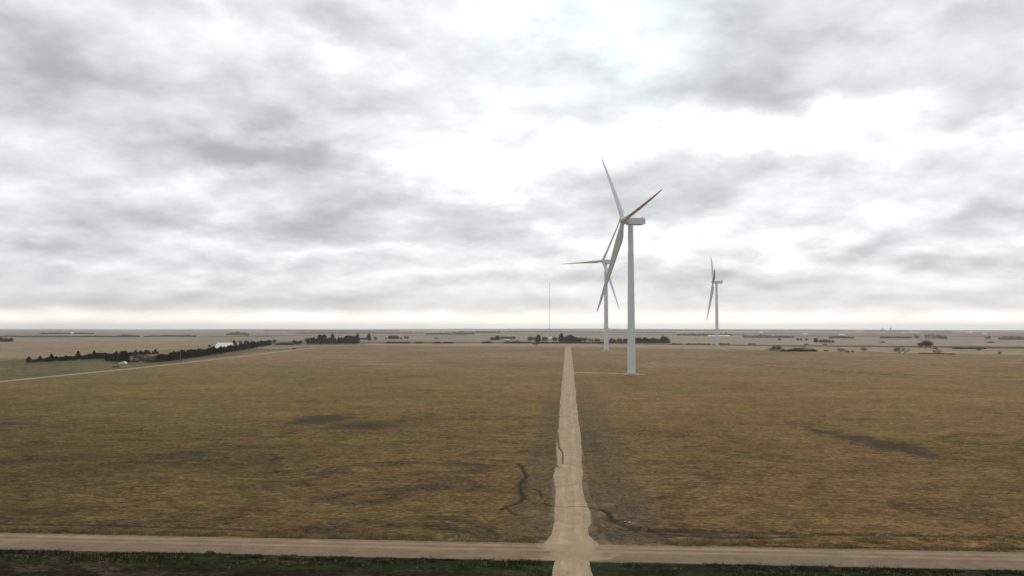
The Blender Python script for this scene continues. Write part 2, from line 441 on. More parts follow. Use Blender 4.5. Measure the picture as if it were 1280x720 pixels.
# ------------------------------------------------------------------ roads
def seg_d(p, a, b):
    dx, dy = b[0]-a[0], b[1]-a[1]; t = max(0, min(1, ((p[0]-a[0])*dx+(p[1]-a[1])*dy)/(dx*dx+dy*dy+1e-9)))
    return math.hypot(p[0]-a[0]-t*dx, p[1]-a[1]-t*dy)
def strip(name, mat, stations, lift, ncol=9, jit=0.0, lanes=(.3, .7), lane_w=.1, seg=1.0, crown=0.0, cracks=()):
    """stations: (left point, right point) pairs along the way, world xy"""
    L = []
    for (a, b), (c, d) in zip(stations[:-1], stations[1:]):
        n = max(1, int(math.hypot(c[0]-a[0], c[1]-a[1])/seg)); 
        for k in range(n): t = k/n; L.append((np.array(a)*(1-t)+np.array(c)*t, np.array(b)*(1-t)+np.array(d)*t))
    L.append((np.array(stations[-1][0]), np.array(stations[-1][1])))
    v = []; lane = []; f = []; mudv = []; s = 0.0
    CR = [([W(*q) for q in pl], wd, am) for pl, wd, am in cracks]
    for k, (a, b) in enumerate(L):
        if k: s += float(np.hypot(*(a-L[k-1][0])))
        w = (b-a)/np.hypot(*(b-a))
        ja = jit*(mnoise.fractal(Vector((s*.8, 1.7, 0)), .7, 2.2, 5)*.45+1.5*mnoise.noise(Vector((s*.06, 4.1, 7)))); jb = jit*(mnoise.fractal(Vector((s*.8, 9.7, 3)), .7, 2.2, 5)*.45+1.5*mnoise.noise(Vector((s*.06, 7.3, 2))))
        a2 = a + w*ja; b2 = b + w*jb
        for j in range(ncol):
            u = j/(ncol-1); p = a2*(1-u)+b2*u
            z = h1(p[0], p[1])
            md_ = max([0]+[am*math.exp(-(min(seg_d(p, q0, q1) for q0, q1 in zip(pl[:-1], pl[1:]))/wd)**2) for pl, wd, am in CR]) if CR else 0.0
            mudv.append(md_); z -= .12*md_
            zz = z + lift + crown*(1-(2*u-1)**2) if 0 < j < ncol-1 else z - .06
            v.append((p[0], p[1], zz))
            lane.append(sum(math.exp(-((u-q)/lane_w)**2) for q in lanes))
    for k in range(len(L)-1):
        for j in range(ncol-1):
            o = k*ncol+j; f.append((o, o+1, o+ncol+1, o+ncol))
    o = mesh_obj(name, v, f, mat, smooth=True)
    at = o.data.attributes.new('lane', 'FLOAT', 'POINT'); at.data.foreach_set('value', lane)
    at = o.data.attributes.new('mud', 'FLOAT', 'POINT'); at.data.foreach_set('value', mudv)
    at = o.data.attributes.new('spill', 'FLOAT', 'POINT'); at.data.foreach_set('value', [math.exp(-((p[0]-.9)/4.2)**2)*.95 if name == 'gravel_road' else 0.0 for p in v])
    return tag(o, kind='structure')
# crossing gravel road
st = []
for x in np.concatenate([np.arange(-600, -80, 20), np.arange(-80, 81, 4), np.arange(100, 601, 20)]):
    st.append(((x, 84.3), (x, 91.1)))
strip('gravel_road', MAT['road'], [(b, a) for a, b in st], .05, 25, .22, (.24, .50), .055, .5, .10)
# dirt track: edges taken at photo rows, flaring into the road
edge = [(689,652,780),(684,664,762),(676,676,752),(668,685,744),(655,690,738),(640,692,737.5),(625,692.5,733),(600,693,728),(575,694,728),(560,695,727),(545,696.5,726),(520,698.5,723),(500,700,721),(480,702,719),(465,703.5,717.5),(450,705,716),(442,705.7,714.8),(436,706.2,713.8),(434,706.4,713.4)]
edge[0] = (677.5, 677, 751); edge[1] = (673, 684, 741); edge[2] = (668, 687.5, 736); edge[3] = (660, 689, 735)
st = [(W(a, yy), W(b, yy)) for yy, a, b in edge]
st[0] = ((st[0][0][0], 90.5), (st[0][1][0], 90.5))
strip('dirt_track', MAT['track'], st, .045, 31, .30, (.3, .68), .09, .3, .03,
      cracks=[([(697,540),(698,552),(699,560),(703.5,566),(703.5,580)], .2, 1.3), ([(694,633),(705,634),(718,633.5),(730,633.5),(742,635.5)], .2, 1.0), ([(694,580),(697,584)], .3, .8)])
st = [(W(694-2, 699.5), W(735+3, 699.5)), (W(686, 720), W(743, 720)), ((W(686, 720)[0]-.3, 60), (W(743, 720)[0]+.3, 60)), ((-1.5, 20), (3.5, 20))]
st[0] = ((st[0][0][0], 84.8), (st[0][1][0], 84.8))
strip('dirt_track', MAT['track'], st, .045, 13, .28, (.3, .68), .09, .5, .03)
# side road on the left, the far farm road, the turbine spurs
def ribbon(name, mat, pts, w, lift=.08, seg=6, jit=.3, world=False):
    P = pts if world else [W(*p) for p in pts]; st = []
    for k, p in enumerate(P):
        a = np.array(P[max(0, k-1)]); b = np.array(P[min(len(P)-1, k+1)]); d = (b-a)/np.hypot(*(b-a)); nrm = np.array([-d[1], d[0]])
        st.append((tuple(np.array(p)+nrm*w/2), tuple(np.array(p)-nrm*w/2)))
    return strip(name, mat, st, lift, 7, jit, seg=seg)
ribbon('side_road', MAT['sideroad'], [(-320,508),(-120,489),(0,477),(100,467),(200,456.8),(300,445.8),(350,439.5),(385,435.6),(410,433),(440,431.3)], 7.0, .10, 5, .5)
ribbon('turbine_spur', MAT['track'], [(715.5,465.3),(750,466),(789,467.6),(806,467.9)], 4.6, .08, 2, .5)
ribbon('far_farm_road', MAT['sideroad'], [(430,431.6),(540,431.8),(640,432.6),(709,433.9),(760,434.2),(800,434.0)], 4.5, .15, 8, .3)
ribbon('turbine_spur', MAT['sideroad'], [(894.5,432.4),(899,434.4),(904,436.6),(912,438.2)], 4.0, .2, 5, .3)
# gravel pads at the turbine feet
def pad(x, y, r_):
    v = [(x, y, h1(x, y)+.14)]; f = []; n = 40
    for k in range(n):
        a = 2*math.pi*k/n; rr = r_*(1+.12*mnoise.noise(Vector((math.cos(a)*2, math.sin(a)*2, x)))); v.append((x+rr*math.cos(a), y+rr*math.sin(a), float(height(x+rr*math.cos(a), y+rr*math.sin(a)))+.02))
    for k in range(n): f.append((0, 1+k, 1+(k+1) % n))
    tag(mesh_obj('gravel_pad', v, f, MAT['sideroad'], smooth=True), kind='structure')

# ------------------------------------------------------------------ wind turbines
RB = 52.8; HUBH = 81.5; OV = 4.25
def blade_mesh():
    mb = MB(); rings = []
    S = [(1.1,2.2,1.0,14),(2.6,2.2,1.0,14),(5,2.6,.75,14),(8,3.5,.42,13),(11,3.9,.30,11.5),(16,3.5,.25,8.5),(22,3.0,.22,6),(29,2.45,.19,4),(36,1.95,.18,2.4),(43,1.45,.17,1.2),(48.5,1.0,.16,.4),(51.6,.6,.15,0),(52.6,.28,.15,0),(52.8,.08,.15,0)]
    n = 20
    for z, c, th, tw in S:
        ring = []; a = R(tw-80); rd = min(1.0, max(0.0, (th-.42)/.58))
        for k in range(n):
            t = 2*math.pi*k/n
            cxx = .5*math.cos(t)            # +: leading edge
            air = th*c*.5*math.sin(t)*(0.35+.65*((cxx+.5)**.7 if cxx > -.5 else 0))*1.25
            x_ = (cxx*(1) - .17*(1-rd))*c
            y_ = air*(1-rd) + .5*c*math.sin(t)*rd
            ring.append((y_*math.cos(a)-x_*math.sin(a), y_*math.sin(a)+x_*math.cos(a), z))
        bend = .9*(z/52.8)**2.2
        rings.append([(p[0]+bend, p[1], p[2]) for p in ring])
    mb.rings(rings); me = bpy.data.meshes.new('blade'); me.from_pydata(mb.v, [], mb.f); me.update()
    me.polygons.foreach_set('use_smooth', [True]*len(me.polygons)); me.materials.append(MAT['turbine']); return me
BLADE = blade_mesh()
def lathe(mb, prof, n=32, axis='z', c=(0, 0, 0)):
    rings = []
    for h, r_ in prof:
        if axis == 'z': rings.append([(c[0]+r_*math.cos(2*math.pi*k/n), c[1]+r_*math.sin(2*math.pi*k/n), c[2]+h) for k in range(n)])
        else: rings.append([(c[0]+h, c[1]+r_*math.cos(2*math.pi*k/n), c[2]+r_*math.sin(2*math.pi*k/n)) for k in range(n)])
    mb.rings(rings)
proto = {}
def turbine(x, y, z, yaw, phase, label):
    root = empty('wind_turbine', (x, y, z), yaw)
    tag(root, label, 'wind turbine', 'white three-bladed wind turbines in the fields')
    if 'tower' not in proto:
        f = MB(); lathe(f, [(-.8, 4.0), (.15, 4.0), (.25, 3.6)], 40); proto['foundation'] = f.build('foundation', MAT['concrete'], root, False)
        t_ = MB(); H = HUBH-1.9; prof = []
        rad = lambda h: 2.15 - .80*(h/H)**1.15
        for h in (0.25, 1, 3, 8, 16, 24): prof.append((h, rad(h)))
        for hj in (26.0, 35, 44, 53.0, 62, 71): prof.append((hj, rad(hj)))
        prof += [(H-.3, rad(H)), (H, rad(H)+.12)]
        prof.sort(); lathe(t_, prof, 48); proto['tower'] = t_.build('tower', MAT['turbine'], root, True)
        # door, steps on the track side
        d = MB(); d.box((0, -2.19, 2.45), (.9, .12, 2.1)); d.box((0, -2.17, 2.45), (1.15, .1, 2.4))
        proto['door'] = d.build('door', MAT['greymetal'], root)
        s = MB()
        for k in range(6): s.box((0, -2.55-.28*k, 1.25-.2*k), (1.1, .28, .05))
        for sx in (-.55, .55): s.tube((sx, -2.3, 1.2), (sx, -4.1, .12), .05, .05, 6); s.tube((sx, -2.3, 2.2), (sx, -4.0, 1.1), .03, .03, 6); s.tube((sx, -4.0, .1), (sx, -4.0, 1.1), .03, .03, 6); s.tube((sx, -2.3, 1.2), (sx, -2.3, 2.2), .03, .03, 6)
        proto['steps'] = s.build('steps', MAT['steel'], root)
        # nacelle: rounded box, long to the rear (-x)
        nb = MB(); rings = []
        def rr(xx, w, h0, h1, r_):
            pts = []
            for (sx, sy) in ((1, 1), (-1, 1), (-1, -1), (1, -1)):
                for k in range(5):
                    a = math.atan2(sy, sx)-math.pi/4+k*math.pi/8
                    pts.append((xx, sx*(w/2-r_)+r_*math.cos(a), (h0+h1)/2+sy*((h1-h0)/2-r_)+r_*math.sin(a)))
            return pts
        for xx, w, a, b_, r_ in ((2.6,2.2,-1.1,1.1,1.0),(2.4,2.9,-1.45,1.45,.8),(1.6,3.5,-1.75,1.75,.5),(0,3.7,-1.85,1.95,.4),(-6.3,3.7,-1.75,1.95,.4),(-7.6,3.5,-1.3,1.9,.4),(-8.0,3.1,-1.0,1.7,.4)):
            rings.append(rr(xx, w, a, b_, r_))
        nb.rings(rings); proto['nacelle'] = nb.build('nacelle', MAT['turbine'], root, False); proto['nacelle'].location = (0, 0, HUBH)
        wv = MB(); wv.tube((-7.0, .6, 1.9), (-7.0, .6, 3.6), .06, .04, 6); wv.tube((-7.0, .1, 3.5), (-7.0, 1.1, 3.5), .04, .04, 6); wv.box((-6.9, -.5, 2.15), (1.2, 1.3, .5))
        proto['wind_vane'] = wv.build('wind_vane', MAT['steel'], proto['nacelle'])
        hb = MB(); lathe(hb, [(-1.9, 1.25), (-1.6, 1.6), (-.8, 1.75), (.6, 1.72), (1.4, 1.45), (2.0, 1.0), (2.35, .5), (2.5, .08)], 28, 'x')
        for k in range(3):
            a = 2*math.pi*k/3; hb.tube((0, math.sin(a)*-.9, math.cos(a)*.9), (0, math.sin(a)*-2.0, math.cos(a)*2.0), 1.2, 1.15, 20)
        proto['hub'] = hb.build('hub', MAT['turbine'], root, True)
    else:
        for k in ('foundation', 'tower', 'door', 'steps', 'nacelle', 'hub'):
            c = proto[k].copy(); COL.objects.link(c); c.parent = root
            if k == 'nacelle':
                w = proto['wind_vane'].copy(); COL.objects.link(w); w.parent = c
            if k == 'hub': hubo = c
    tilt = R(5.3)
    hub = [o for o in root.children if o.name.startswith('hub')][0]
    # frame of the rotor in the turbine's own space: n = shaft, side, up
    n_ = Vector((math.cos(tilt), 0, math.sin(tilt))); side = n_.cross(Vector((0, 0, 1))).normalized(); up = side.cross(n_)
    loc = Vector((0, 0, HUBH)) + n_*OV
    A = Matrix((( n_.x, -side.x, up.x, loc.x), (n_.y, -side.y, up.y, loc.y), (n_.z, -side.z, up.z, loc.z), (0, 0, 0, 1)))
    hub.matrix_local = A @ Matrix.Rotation(phase, 4, 'X')
    for k in range(3):
        a = phase + 2*math.pi*k/3
        d = up*math.cos(a) + side*math.sin(a)
        d = (d*math.cos(R(2.5)) + n_*math.sin(R(2.5))).normalized()
        tang = n_.cross(d).normalized(); nx_ = tang.cross(d).normalized()
        if nx_.dot(n_) < 0: nx_ = -nx_; tang = -tang
        o = bpy.data.objects.new('blade', BLADE); COL.objects.link(o); o.parent = root
        yv = d.cross(nx_)
        o.matrix_local = Matrix(((nx_.x, yv.x, d.x, loc.x), (nx_.y, yv.y, d.y, loc.y), (nx_.z, yv.z, d.z, loc.z), (0, 0, 0, 1)))
    return root
TT = [((33.96, 429.5), 199.5, 38.6, 'nearest and largest white wind turbine, standing on a short spur right of the dirt track'),
      ((35.5, 737.0), 224.4, 90.2, 'mid-distance wind turbine just behind the nearest one, one blade pointing level left'),
      ((192.8, 1050.0), 174.2, 44.0, 'smallest, farthest wind turbine on the right, rotor seen nearly edge-on')]
for (x, y), yaw, ph, lab in TT:
    z = h1(x, y); pad(x, y, 5.2); turbine(x, y, z-.1, R(yaw), R(ph), lab)

# ------------------------------------------------------------------ radio mast
def mast():
    x, y = W(687, 430.6); mp = mpp(x, y); H = (430.6-353)*mp; z = h1(x, y)
    root = empty('radio_mast', (x, y, z)); tag(root, 'tall thin lattice radio mast rising from the farmstead left of the track', 'radio mast')
    m = MB(); w = .55; P = [(w*math.cos(a), w*math.sin(a)) for a in (R(90), R(210), R(330))]
    for p in P: m.tube((p[0], p[1], 0), (p[0], p[1], H), .07, .06, 6)
    m.build('leg', MAT['steel'], root)
    b = MB(); h = 0; k = 0
    while h < H-1.2:
        for i_ in range(3):
            p, q_ = P[i_], P[(i_+1) % 3]
            if k % 2: p, q_ = q_, p
            b.tube((p[0], p[1], h), (q_[0], q_[1], h+1.2), .035, .035, 4, False); b.tube((p[0], p[1], h), (q_[0], q_[1], h), .03, .03, 4, False)
        h += 1.2; k += 1
    b.build('lattice_brace', MAT['steel'], root)
    a = MB(); a.tube((0, 0, H-.5), (0, 0, H+2.5), .05, .03, 6); a.build('antenna', MAT['steel'], root)
    for hh, rr_ in ((H*.95, 48), (H*.6, 48), (H*.32, 30)):
        for an in (R(90), R(210), R(330)):
            g = MB(); g.tube((.5*math.cos(an), .5*math.sin(an), hh), (rr_*math.cos(an), rr_*math.sin(an), .1), .006, .006, 4, False); g.build('guy_wire', MAT['steel'], root)
mast()

# ------------------------------------------------------------------ trees
def leaf_mesh(name, pts, size, mat, flat=.6):
    v = []; f = []
    for p in pts:
        s = size*random.uniform(.6, 1.35); a = Vector((random.gauss(0,1), random.gauss(0,1), random.gauss(0,flat))).normalized()
        b = a.cross(Vector((random.gauss(0,1), random.gauss(0,1), random.gauss(0,1)))).normalized()
        k = len(v); P = Vector(p)
        v += [P-a*s*.5-b*s*.3, P+a*s*.1-b*s*.45, P+a*s*.55, P+b*s*.4]; f.append((k, k+1, k+2, k+3))
    me = bpy.data.meshes.new(name); me.from_pydata([tuple(q) for q in v], [], f); me.update(); me.materials.append(mat); return me
def cedar_proto(H, Rad, mat, n=900, pointy=1.0):
    """a conical evergreen, unit built at real size: trunk + leafy crown"""
    pts = []; ph = [random.uniform(0, 6.28) for _ in range(6)]
    while len(pts) < n:
        h = random.random()**.85
        env = (1-h)**(.55*pointy) * min(1, .55+h*4)
        a = random.uniform(0, 6.28)
        lump = 1 + .22*math.sin(3*a+ph[0]+h*7) + .16*math.sin(5*a+ph[1]-h*11) + .14*math.sin(h*19+ph[2])
        r_ = Rad*env*lump*math.sqrt(random.uniform(.12, 1))
        pts.append((r_*math.cos(a), r_*math.sin(a), .12*H+h*.88*H+random.uniform(-.1, .1)))
    cr = leaf_mesh('crown', pts, .06*H+.18, mat)
    tb = MB(); tb.tube((0, 0, -.3), (0, 0, H*.5), .035*H, .02*H, 7); tb.tube((0, 0, H*.5), (.05, .03, H*.9), .02*H, .006*H, 6)
    for k in range(5):
        a = k*2.4; h = H*(.14+.1*k); tb.tube((0, 0, h), (math.cos(a)*Rad*.6, math.sin(a)*Rad*.6, h+.25*H*.4), .012*H, .004*H, 4)
    tr = bpy.data.meshes.new('trunk'); tr.from_pydata(tb.v, [], tb.f); tr.update(); tr.materials.append(MAT['bark'])
    return (tr, cr, H)
def bare_proto(H, spread, mat, depth=5, stems=1, trunk=True):
    tb = MB(); cb = MB()
    def grow(p, d, L, r_, k):
        e = p + d*L
        (tb if k <= 1 else cb).tube(p, e, r_, r_*.68, 5 if k < 2 else 3, False)
        if k >= depth: return
        for _ in range(random.choice((2, 3, 3))):
            nd = (d + Vector((random.gauss(0, spread), random.gauss(0, spread), random.gauss(.08, spread*.55)))).normalized()
            grow(p.lerp(e, random.uniform(.6, 1)), nd, L*random.uniform(.62, .85), r_*.6, k+1)
    for s in range(stems):
        d = Vector((random.gauss(0, .12 if stems == 1 else .45), random.gauss(0, .12 if stems == 1 else .45), 1)).normalized()
        grow(Vector((random.gauss(0, .05*(stems-1)), random.gauss(0, .05*(stems-1)), -.2)), d, H*.27, .022*H if stems == 1 else .013*H, 0)
    ends = [Vector(q) for q in cb.v[::5]]
    zlo = min(q.z for q in ends)
    for _ in range(3200 if stems == 1 else 2000):
        q = random.choice(ends) + Vector((random.gauss(0, .06*H), random.gauss(0, .06*H), random.gauss(-.05*H, .09*H)))
        if q.z < .12*H: continue
        dd = Vector((random.gauss(0, .6), random.gauss(0, .6), random.gauss(.5, .5))).normalized(); L_ = H*random.uniform(.04, .1); ww = H*.004
        sd = dd.cross(Vector((random.gauss(0,1), random.gauss(0,1), random.gauss(0,1)))).normalized()*ww
        cb.add([q-sd, q+sd, q+dd*L_], [(0, 1, 2)])
    zmax = max(v[2] for v in cb.v); sc = H/zmax
    out = []
    for nm, b_, m_ in (('trunk', tb, MAT['bark']), ('crown', cb, mat)):
        me = bpy.data.meshes.new(nm); me.from_pydata([(a*sc, b2*sc, c*sc) for a, b2, c in b_.v], [], b_.f); me.update(); me.materials.append(m_); out.append(me)
    return (out[0], out[1], H)
CED = [cedar_proto(6, 2.1, MAT['cedar'][0]), cedar_proto(6, 2.6, MAT['cedar'][1], 1000, 1.1), cedar_proto(6, 1.8, MAT['cedar'][2], 800, .9), cedar_proto(6, 2.4, MAT['cedar'][0], 1000, 1.2), cedar_proto(6, 2.8, MAT['cedar'][1], 1000, .75)]
EVG = [cedar_proto(8, 2.8, MAT['cedar_grey'], 1100, .9), cedar_proto(8, 3.4, MAT['cedar_grey'], 1200, .65)]
BARE = [bare_proto(9, .42, MAT['twig_grey'], 6), bare_proto(9, .46, MAT['twig'], 6), bare_proto(9, .4, MAT['twig_grey'], 6)]
BUSH = [bare_proto(3, .55, MAT['twig_red'], 5, 6), bare_proto(3, .6, MAT['twig'], 5, 7), bare_proto(3, .55, MAT['twig'], 5, 5)]
def brush_proto(H, Rad, mat):
    pts = []
    for _ in range(420):
        a = random.uniform(0, 6.28); r_ = Rad*math.sqrt(random.random()); h = H*random.random()*(1-(r_/Rad)**2*.8)
        pts.append((r_*math.cos(a), r_*math.sin(a), h))
    cr = leaf_mesh('crown', pts, .35, mat)
    tb = MB()
    for k in range(5):
        a = random.uniform(0, 6.28); tb.tube((0, 0, -.1), (math.cos(a)*Rad*.5, math.sin(a)*Rad*.5, H*.7), .05, .02, 4)
    tr = bpy.data.meshes.new('stem'); tr.from_pydata(tb.v, [], tb.f); tr.update(); tr.materials.append(MAT['bark'])
    return (tr, cr, H)
BR = [brush_proto(2, 1.8, MAT['brush']), brush_proto(2, 2.1, MAT['brush'])]
KIND = {'cedar': ('cedar_tree', 'cedar tree', CED), 'evergreen': ('evergreen_tree', 'evergreen tree', EVG), 'bare': ('bare_tree', 'tree', BARE), 'bush': ('leafless_bush', 'bush', BUSH), 'brush': ('dry_shrub', 'shrub', BR)}
def plant(kind, px, pbase, ptop, label, group=None, wide=1.0, v=None, dx=0.0, dy=0.0):
    x, y = W(px, pbase); x += dx; y += dy
    H = (pbase-ptop)*mpp(x, y); name, cat, protos = KIND[kind]
    tr, cr, h0 = protos[v if v is not None else random.randrange(len(protos))]
    o = empty(name, (x, y, h1(x, y)), random.uniform(0, 6.28)); s = H/h0; o.scale = (s*wide, s*wide, s)
    tag(o, label, cat, group)
    a = bpy.data.objects.new('trunk' if kind not in ('brush',) else 'stem', tr); b = bpy.data.objects.new('crown', cr)
    for c in (a, b): COL.objects.link(c); c.parent = o
    return o
u = random.uniform
# windbreak nearest the side road, far left
G1 = 'dark cedars of the windbreak at far left'
L1 = 'dark cedar in the ragged windbreak row at far left beyond the side road'
plant('cedar', 36, 454, 446, 'leftmost lone dark cedar standing apart at the end of the far-left windbreak', G1, 1.25, 1)
plant('cedar', 50, 453, 445, 'second dark cedar from the left end of the far-left windbreak', G1, 1.15, 1)
plant('cedar', 64, 452.4, 442.4, 'tall pointed third cedar from the left end of the far-left windbreak', G1, 1.0, 3)
plant('cedar', 97.5, 449.6, 438.8, 'tallest broad dark cedar midway along the far-left windbreak', G1, .95, 0)
plant('cedar', 117.5, 448.8, 438.2, 'second tall cedar of the far-left windbreak, right of the tallest one', G1, .95, 3)
for px, ph_ in ((42,4),(45,4),(55,4.5),(60,5.5),(66,6),(73,5),(79,5),(85,5),(89,5),(94,5.5),(101,6),(107,6),(113,7),(120,7.5),(126,7),(131,7.5),(58,5),(70,6.5),(76,5.5),(82,6.5),(87,5.6),(91,5),(104,5.5),(110,7),(123,7.5),(128,7)):
    plant('cedar', px, 453.4-(px-36)*.055+u(-.3, .3), 453.4-(px-36)*.055-ph_, L1, G1, 1.75)
for k in range(22):
    px = 133+k*3.05; b = 448.0-(px-133)*.085
    plant('cedar', px, b+u(-.4, .4), b-u(5.6, 9.5)+(px-133)*.045, 'dark cedar in the dense right half of the far-left windbreak', 'dark cedars of the dense windbreak half', 1.1)
for k in range(16):
    px = 134+(k % 8)*3.7+u(-1, 1); b = 449.5+(k//8)*2.2+(k % 8)*.28
    plant('cedar', px, b, b-u(6, 8), 'dark cedar in the thicket behind the small white domed hut', 'cedars of the thicket by the domed hut', 1.25)
# grey brush between the thicket and the second windbreak
for k in range(16):
    px = 166+k*1.9; b = 452.8-(k % 4)*1.8
    plant('bush' if k % 3 else 'brush', px, b, b-u(2.8, 4.6), 'grey brown leafless brush between the cedar thicket and the long windbreak', 'grey brush between the windbreaks', 1.4)
# long dense windbreak toward the barn
for k in range(92):
    t_ = k/91; px = 196+t_*143+u(-.8, .8)
    b = np.interp(px, [196, 230, 268, 300, 339], [453.2, 449.0, 443.6, 438.4, 432.0]) + u(-.35, .2)
    hh = np.interp(px, [196, 240, 270, 300, 312, 339], [9.0, 9.6, 8.8, 7.5, 7.8, 6.6])*u(.72, 1.12)
    if k % 2: b -= u(.6, 1.4)
    plant('cedar', px, b, b-hh, 'dark cedar packed in the long windbreak row in front of the white-roofed barn', 'dark cedars of the long windbreak by the barn', 1.1)
plant('cedar', 292.5, 432.5, 425.5, 'lone dark cedar standing right of the white-roofed barn', None, 1.3, 1)
for px, w_ in ((301,.9),(305,1),(309,.9),(314,.8)): plant('bare', px, 432, 424, 'grey leafless tree rising behind the long windbreak right of the barn', 'leafless trees behind the barn windbreak', w_)
plant('cedar', 262, 434, 430.5, 'low dark cedar left of the white-roofed barn', None, 1.5)
plant('bare', 344.5, 431, 422.4, 'round-crowned leafless tree just past the right end of the long windbreak', None, 1.25, 1)
G2 = 'low dark shrubs between the windbreak and the cedar grove'
for px in (350,354,357,360,363): plant('brush', px, 431, 427.6, 'low dark shrub in the line between the long windbreak and the cedar grove', G2, 1.5)
for px, tp, w_ in ((368,423.5,.9),(371,425,.9),(375,424,1.0)): plant('bare', px, 430.8, tp, 'small leafless tree in the gap left of the cedar grove', 'leafless trees left of the cedar grove', w_, 1)
for px in (370,374): plant('cedar', px, 430.8, 426, 'stubby dark cedar in the gap left of the cedar grove', 'stubby cedars left of the cedar grove', 1.3)
plant('brush', 367.5, 436.6, 434.6, 'single dark shrub on the verge beside the bend of the side road', None, 1.6)
# cedar grove at the corner
G3 = 'evergreens of the grove at the end of the side road'
plant('evergreen', 399.5, 430.8, 418.4, 'tall evergreen in the left part of the corner grove', G3, .9, 1)
plant('evergreen', 405, 430.8, 418.2, 'tall evergreen beside the left one in the corner grove', G3, .9, 1)
plant('evergreen', 415.3, 430.8, 417.4, 'tallest pointed evergreen in the middle of the corner grove', G3, .85, 0)
plant('evergreen', 446.8, 430.4, 416.8, 'slender evergreen closing the right end of the corner grove', G3, .7, 0)
for px, tp in ((385,424),(389,422),(392,421.8),(396,423),(402,422.5),(409,423),(412,422),(419,422.5),(423,421.3),(426,421.5),(430,421.5),(433,419.8),(436,419.6),(439,420.2),(442,420.2),(444.5,420.5)):
    plant('evergreen' if px > 428 else 'cedar', px, 430.6+u(-.2,.2), tp, 'dark evergreen in the dense corner grove at the end of the side road', G3, .95)
for px, tp in ((384,420.5),(387,420)): plant('bare', px, 430.6, tp, 'leafless tree at the left edge of the corner grove', 'leafless trees at the left edge of the corner grove', .8)
plant('evergreen', 461, 426.2, 417.2, 'pointed evergreen standing alone right of the corner grove', None, 1.0, 0)
plant('evergreen', 469.3, 425, 420.8, 'small round evergreen just right of the lone pointed one', None, 1.2, 1)
for px, tp in ((452,421.5),(455,422),(457,421.8)): plant('brush', px, 424.5, tp, 'small shrub between the corner grove and the lone evergreen', 'small shrubs right of the corner grove', 1.2)
for px, tp in ((482.5,421.8),(487,419.6),(489.5,419.2),(492,419.4),(495,419.2),(497.5,420.2),(501,421.4)): plant('evergreen', px, 424.2, tp, 'evergreen in the small clump left of centre near the horizon', 'evergreens of the small clump left of centre', 1.1)
for px in (506.5,509.5): plant('evergreen', px, 423.4, 420.3, 'small evergreen just right of the small clump left of centre', 'pair of small evergreens', 1.3)
plant('brush', 545.5, 423.6, 421.6, 'tiny solitary shrub in the pale field left of centre', None, 1.4)
for px in (486,493,497,501,505,509,522,526,544,546.5,557,560,565): plant('brush', px+u(-.5,.5), 429.3, 427-u(0, .8), 'low shrub on the far field edge left of centre', 'low shrubs along the far field edge', 1.5)
# farmstead trees around the mast
G4 = 'leafless trees of the farmstead around the radio mast'
for k in range(14):
    px = 614+k*2.1; plant('bare' if k > 4 else 'cedar', px, 425.6, 418.6+u(0, 1.6)+(1.2 if k < 3 else 0), 'tree in the rounded wood left of the farmstead' , 'trees of the rounded wood left of the farmstead', .95)
for px, tp in ((607,426),(610,425.6),(634,425.6),(642,426),(646,425.4),(650,426),(657,426.6),(660,426.6)): plant('brush', px, 429.2, tp, 'dark low shrub on the field edge left of the farmstead', 'dark shrubs left of the farmstead', 1.6)
plant('bush', 669.7, 432.6, 425.2, 'reddish leafless bush standing alone in front of the farmstead', None, 1.05, 0)
for k in range(34):
    px = 660+k*2.25+u(-.6, .6)
    if 675 < px < 694 and k % 2: continue
    b = 428.6 if k % 3 else 426.8
    tp = 419.4+u(-1.1, 1.4)
    if px > 722: tp += 1.5
    if px > 733: tp += 2
    plant('bare', px, b, tp if not 675 < px < 694 else 418.8, 'grey leafless tree in the farmstead wood around the radio mast', G4, .95)
for px, tp in ((673,418.5),(701.5,416.6),(712,418.4),(714,419),(717,420.5),(720,421.5),(708,421),(724,422.5)): plant('evergreen', px, 428.8, tp, 'dark evergreen among the leafless trees of the farmstead', 'evergreens of the farmstead wood', .9)
for k in range(30):
    px = 672+k*3.0; plant('brush', px, 429.4, 427.2-u(0, 1.2), 'low brown shrub along the field edge below the farmstead trees', 'low shrubs below the farmstead', 1.4)
for px in (737,741,745,749): plant('bare', px, 428.4, 421+u(0,1.5), 'sparse leafless tree between the farmstead and the mid-distance turbine', 'sparse leafless trees left of the mid-distance turbine', .9)
G5 = 'evergreens of the row behind the nearest turbine'
for px, tp in ((764,422.8),(768,423.5),(773,423),(776,423.2),(781,423.2),(784,423),(795,422.4),(797.5,421.8),(800.5,421.8),(803,423.4),(806,421.6),(809,422.8),(812.5,423),(816,422.4),(819,423),(822,423.4),(825.5,422.6),(829,420.2),(832.5,420.8),(835,423)):
    plant('evergreen', px, 428.8, tp, 'dark evergreen in the row running behind the nearest turbine tower', G5, 1.1)
for k in range(24):
    px = 764+k*3.1; plant('brush', px, 429.0, 426.8-u(0,.8), 'low shrub at the foot of the evergreen row behind the nearest turbine', 'low shrubs under the evergreen row', 1.4)
for px in (842,846,850,862,868,874,880,886,900,905,910,938,942,1008,1032): plant('brush', px+u(-.6,.6), 430.6+max(0,(px-900)*.004), 428.9+max(0,(px-900)*.004)-u(0,.5), 'tiny dark shrub dotted along the ditch right of the nearest turbine', 'tiny shrubs along the right-hand ditch', 1.6)
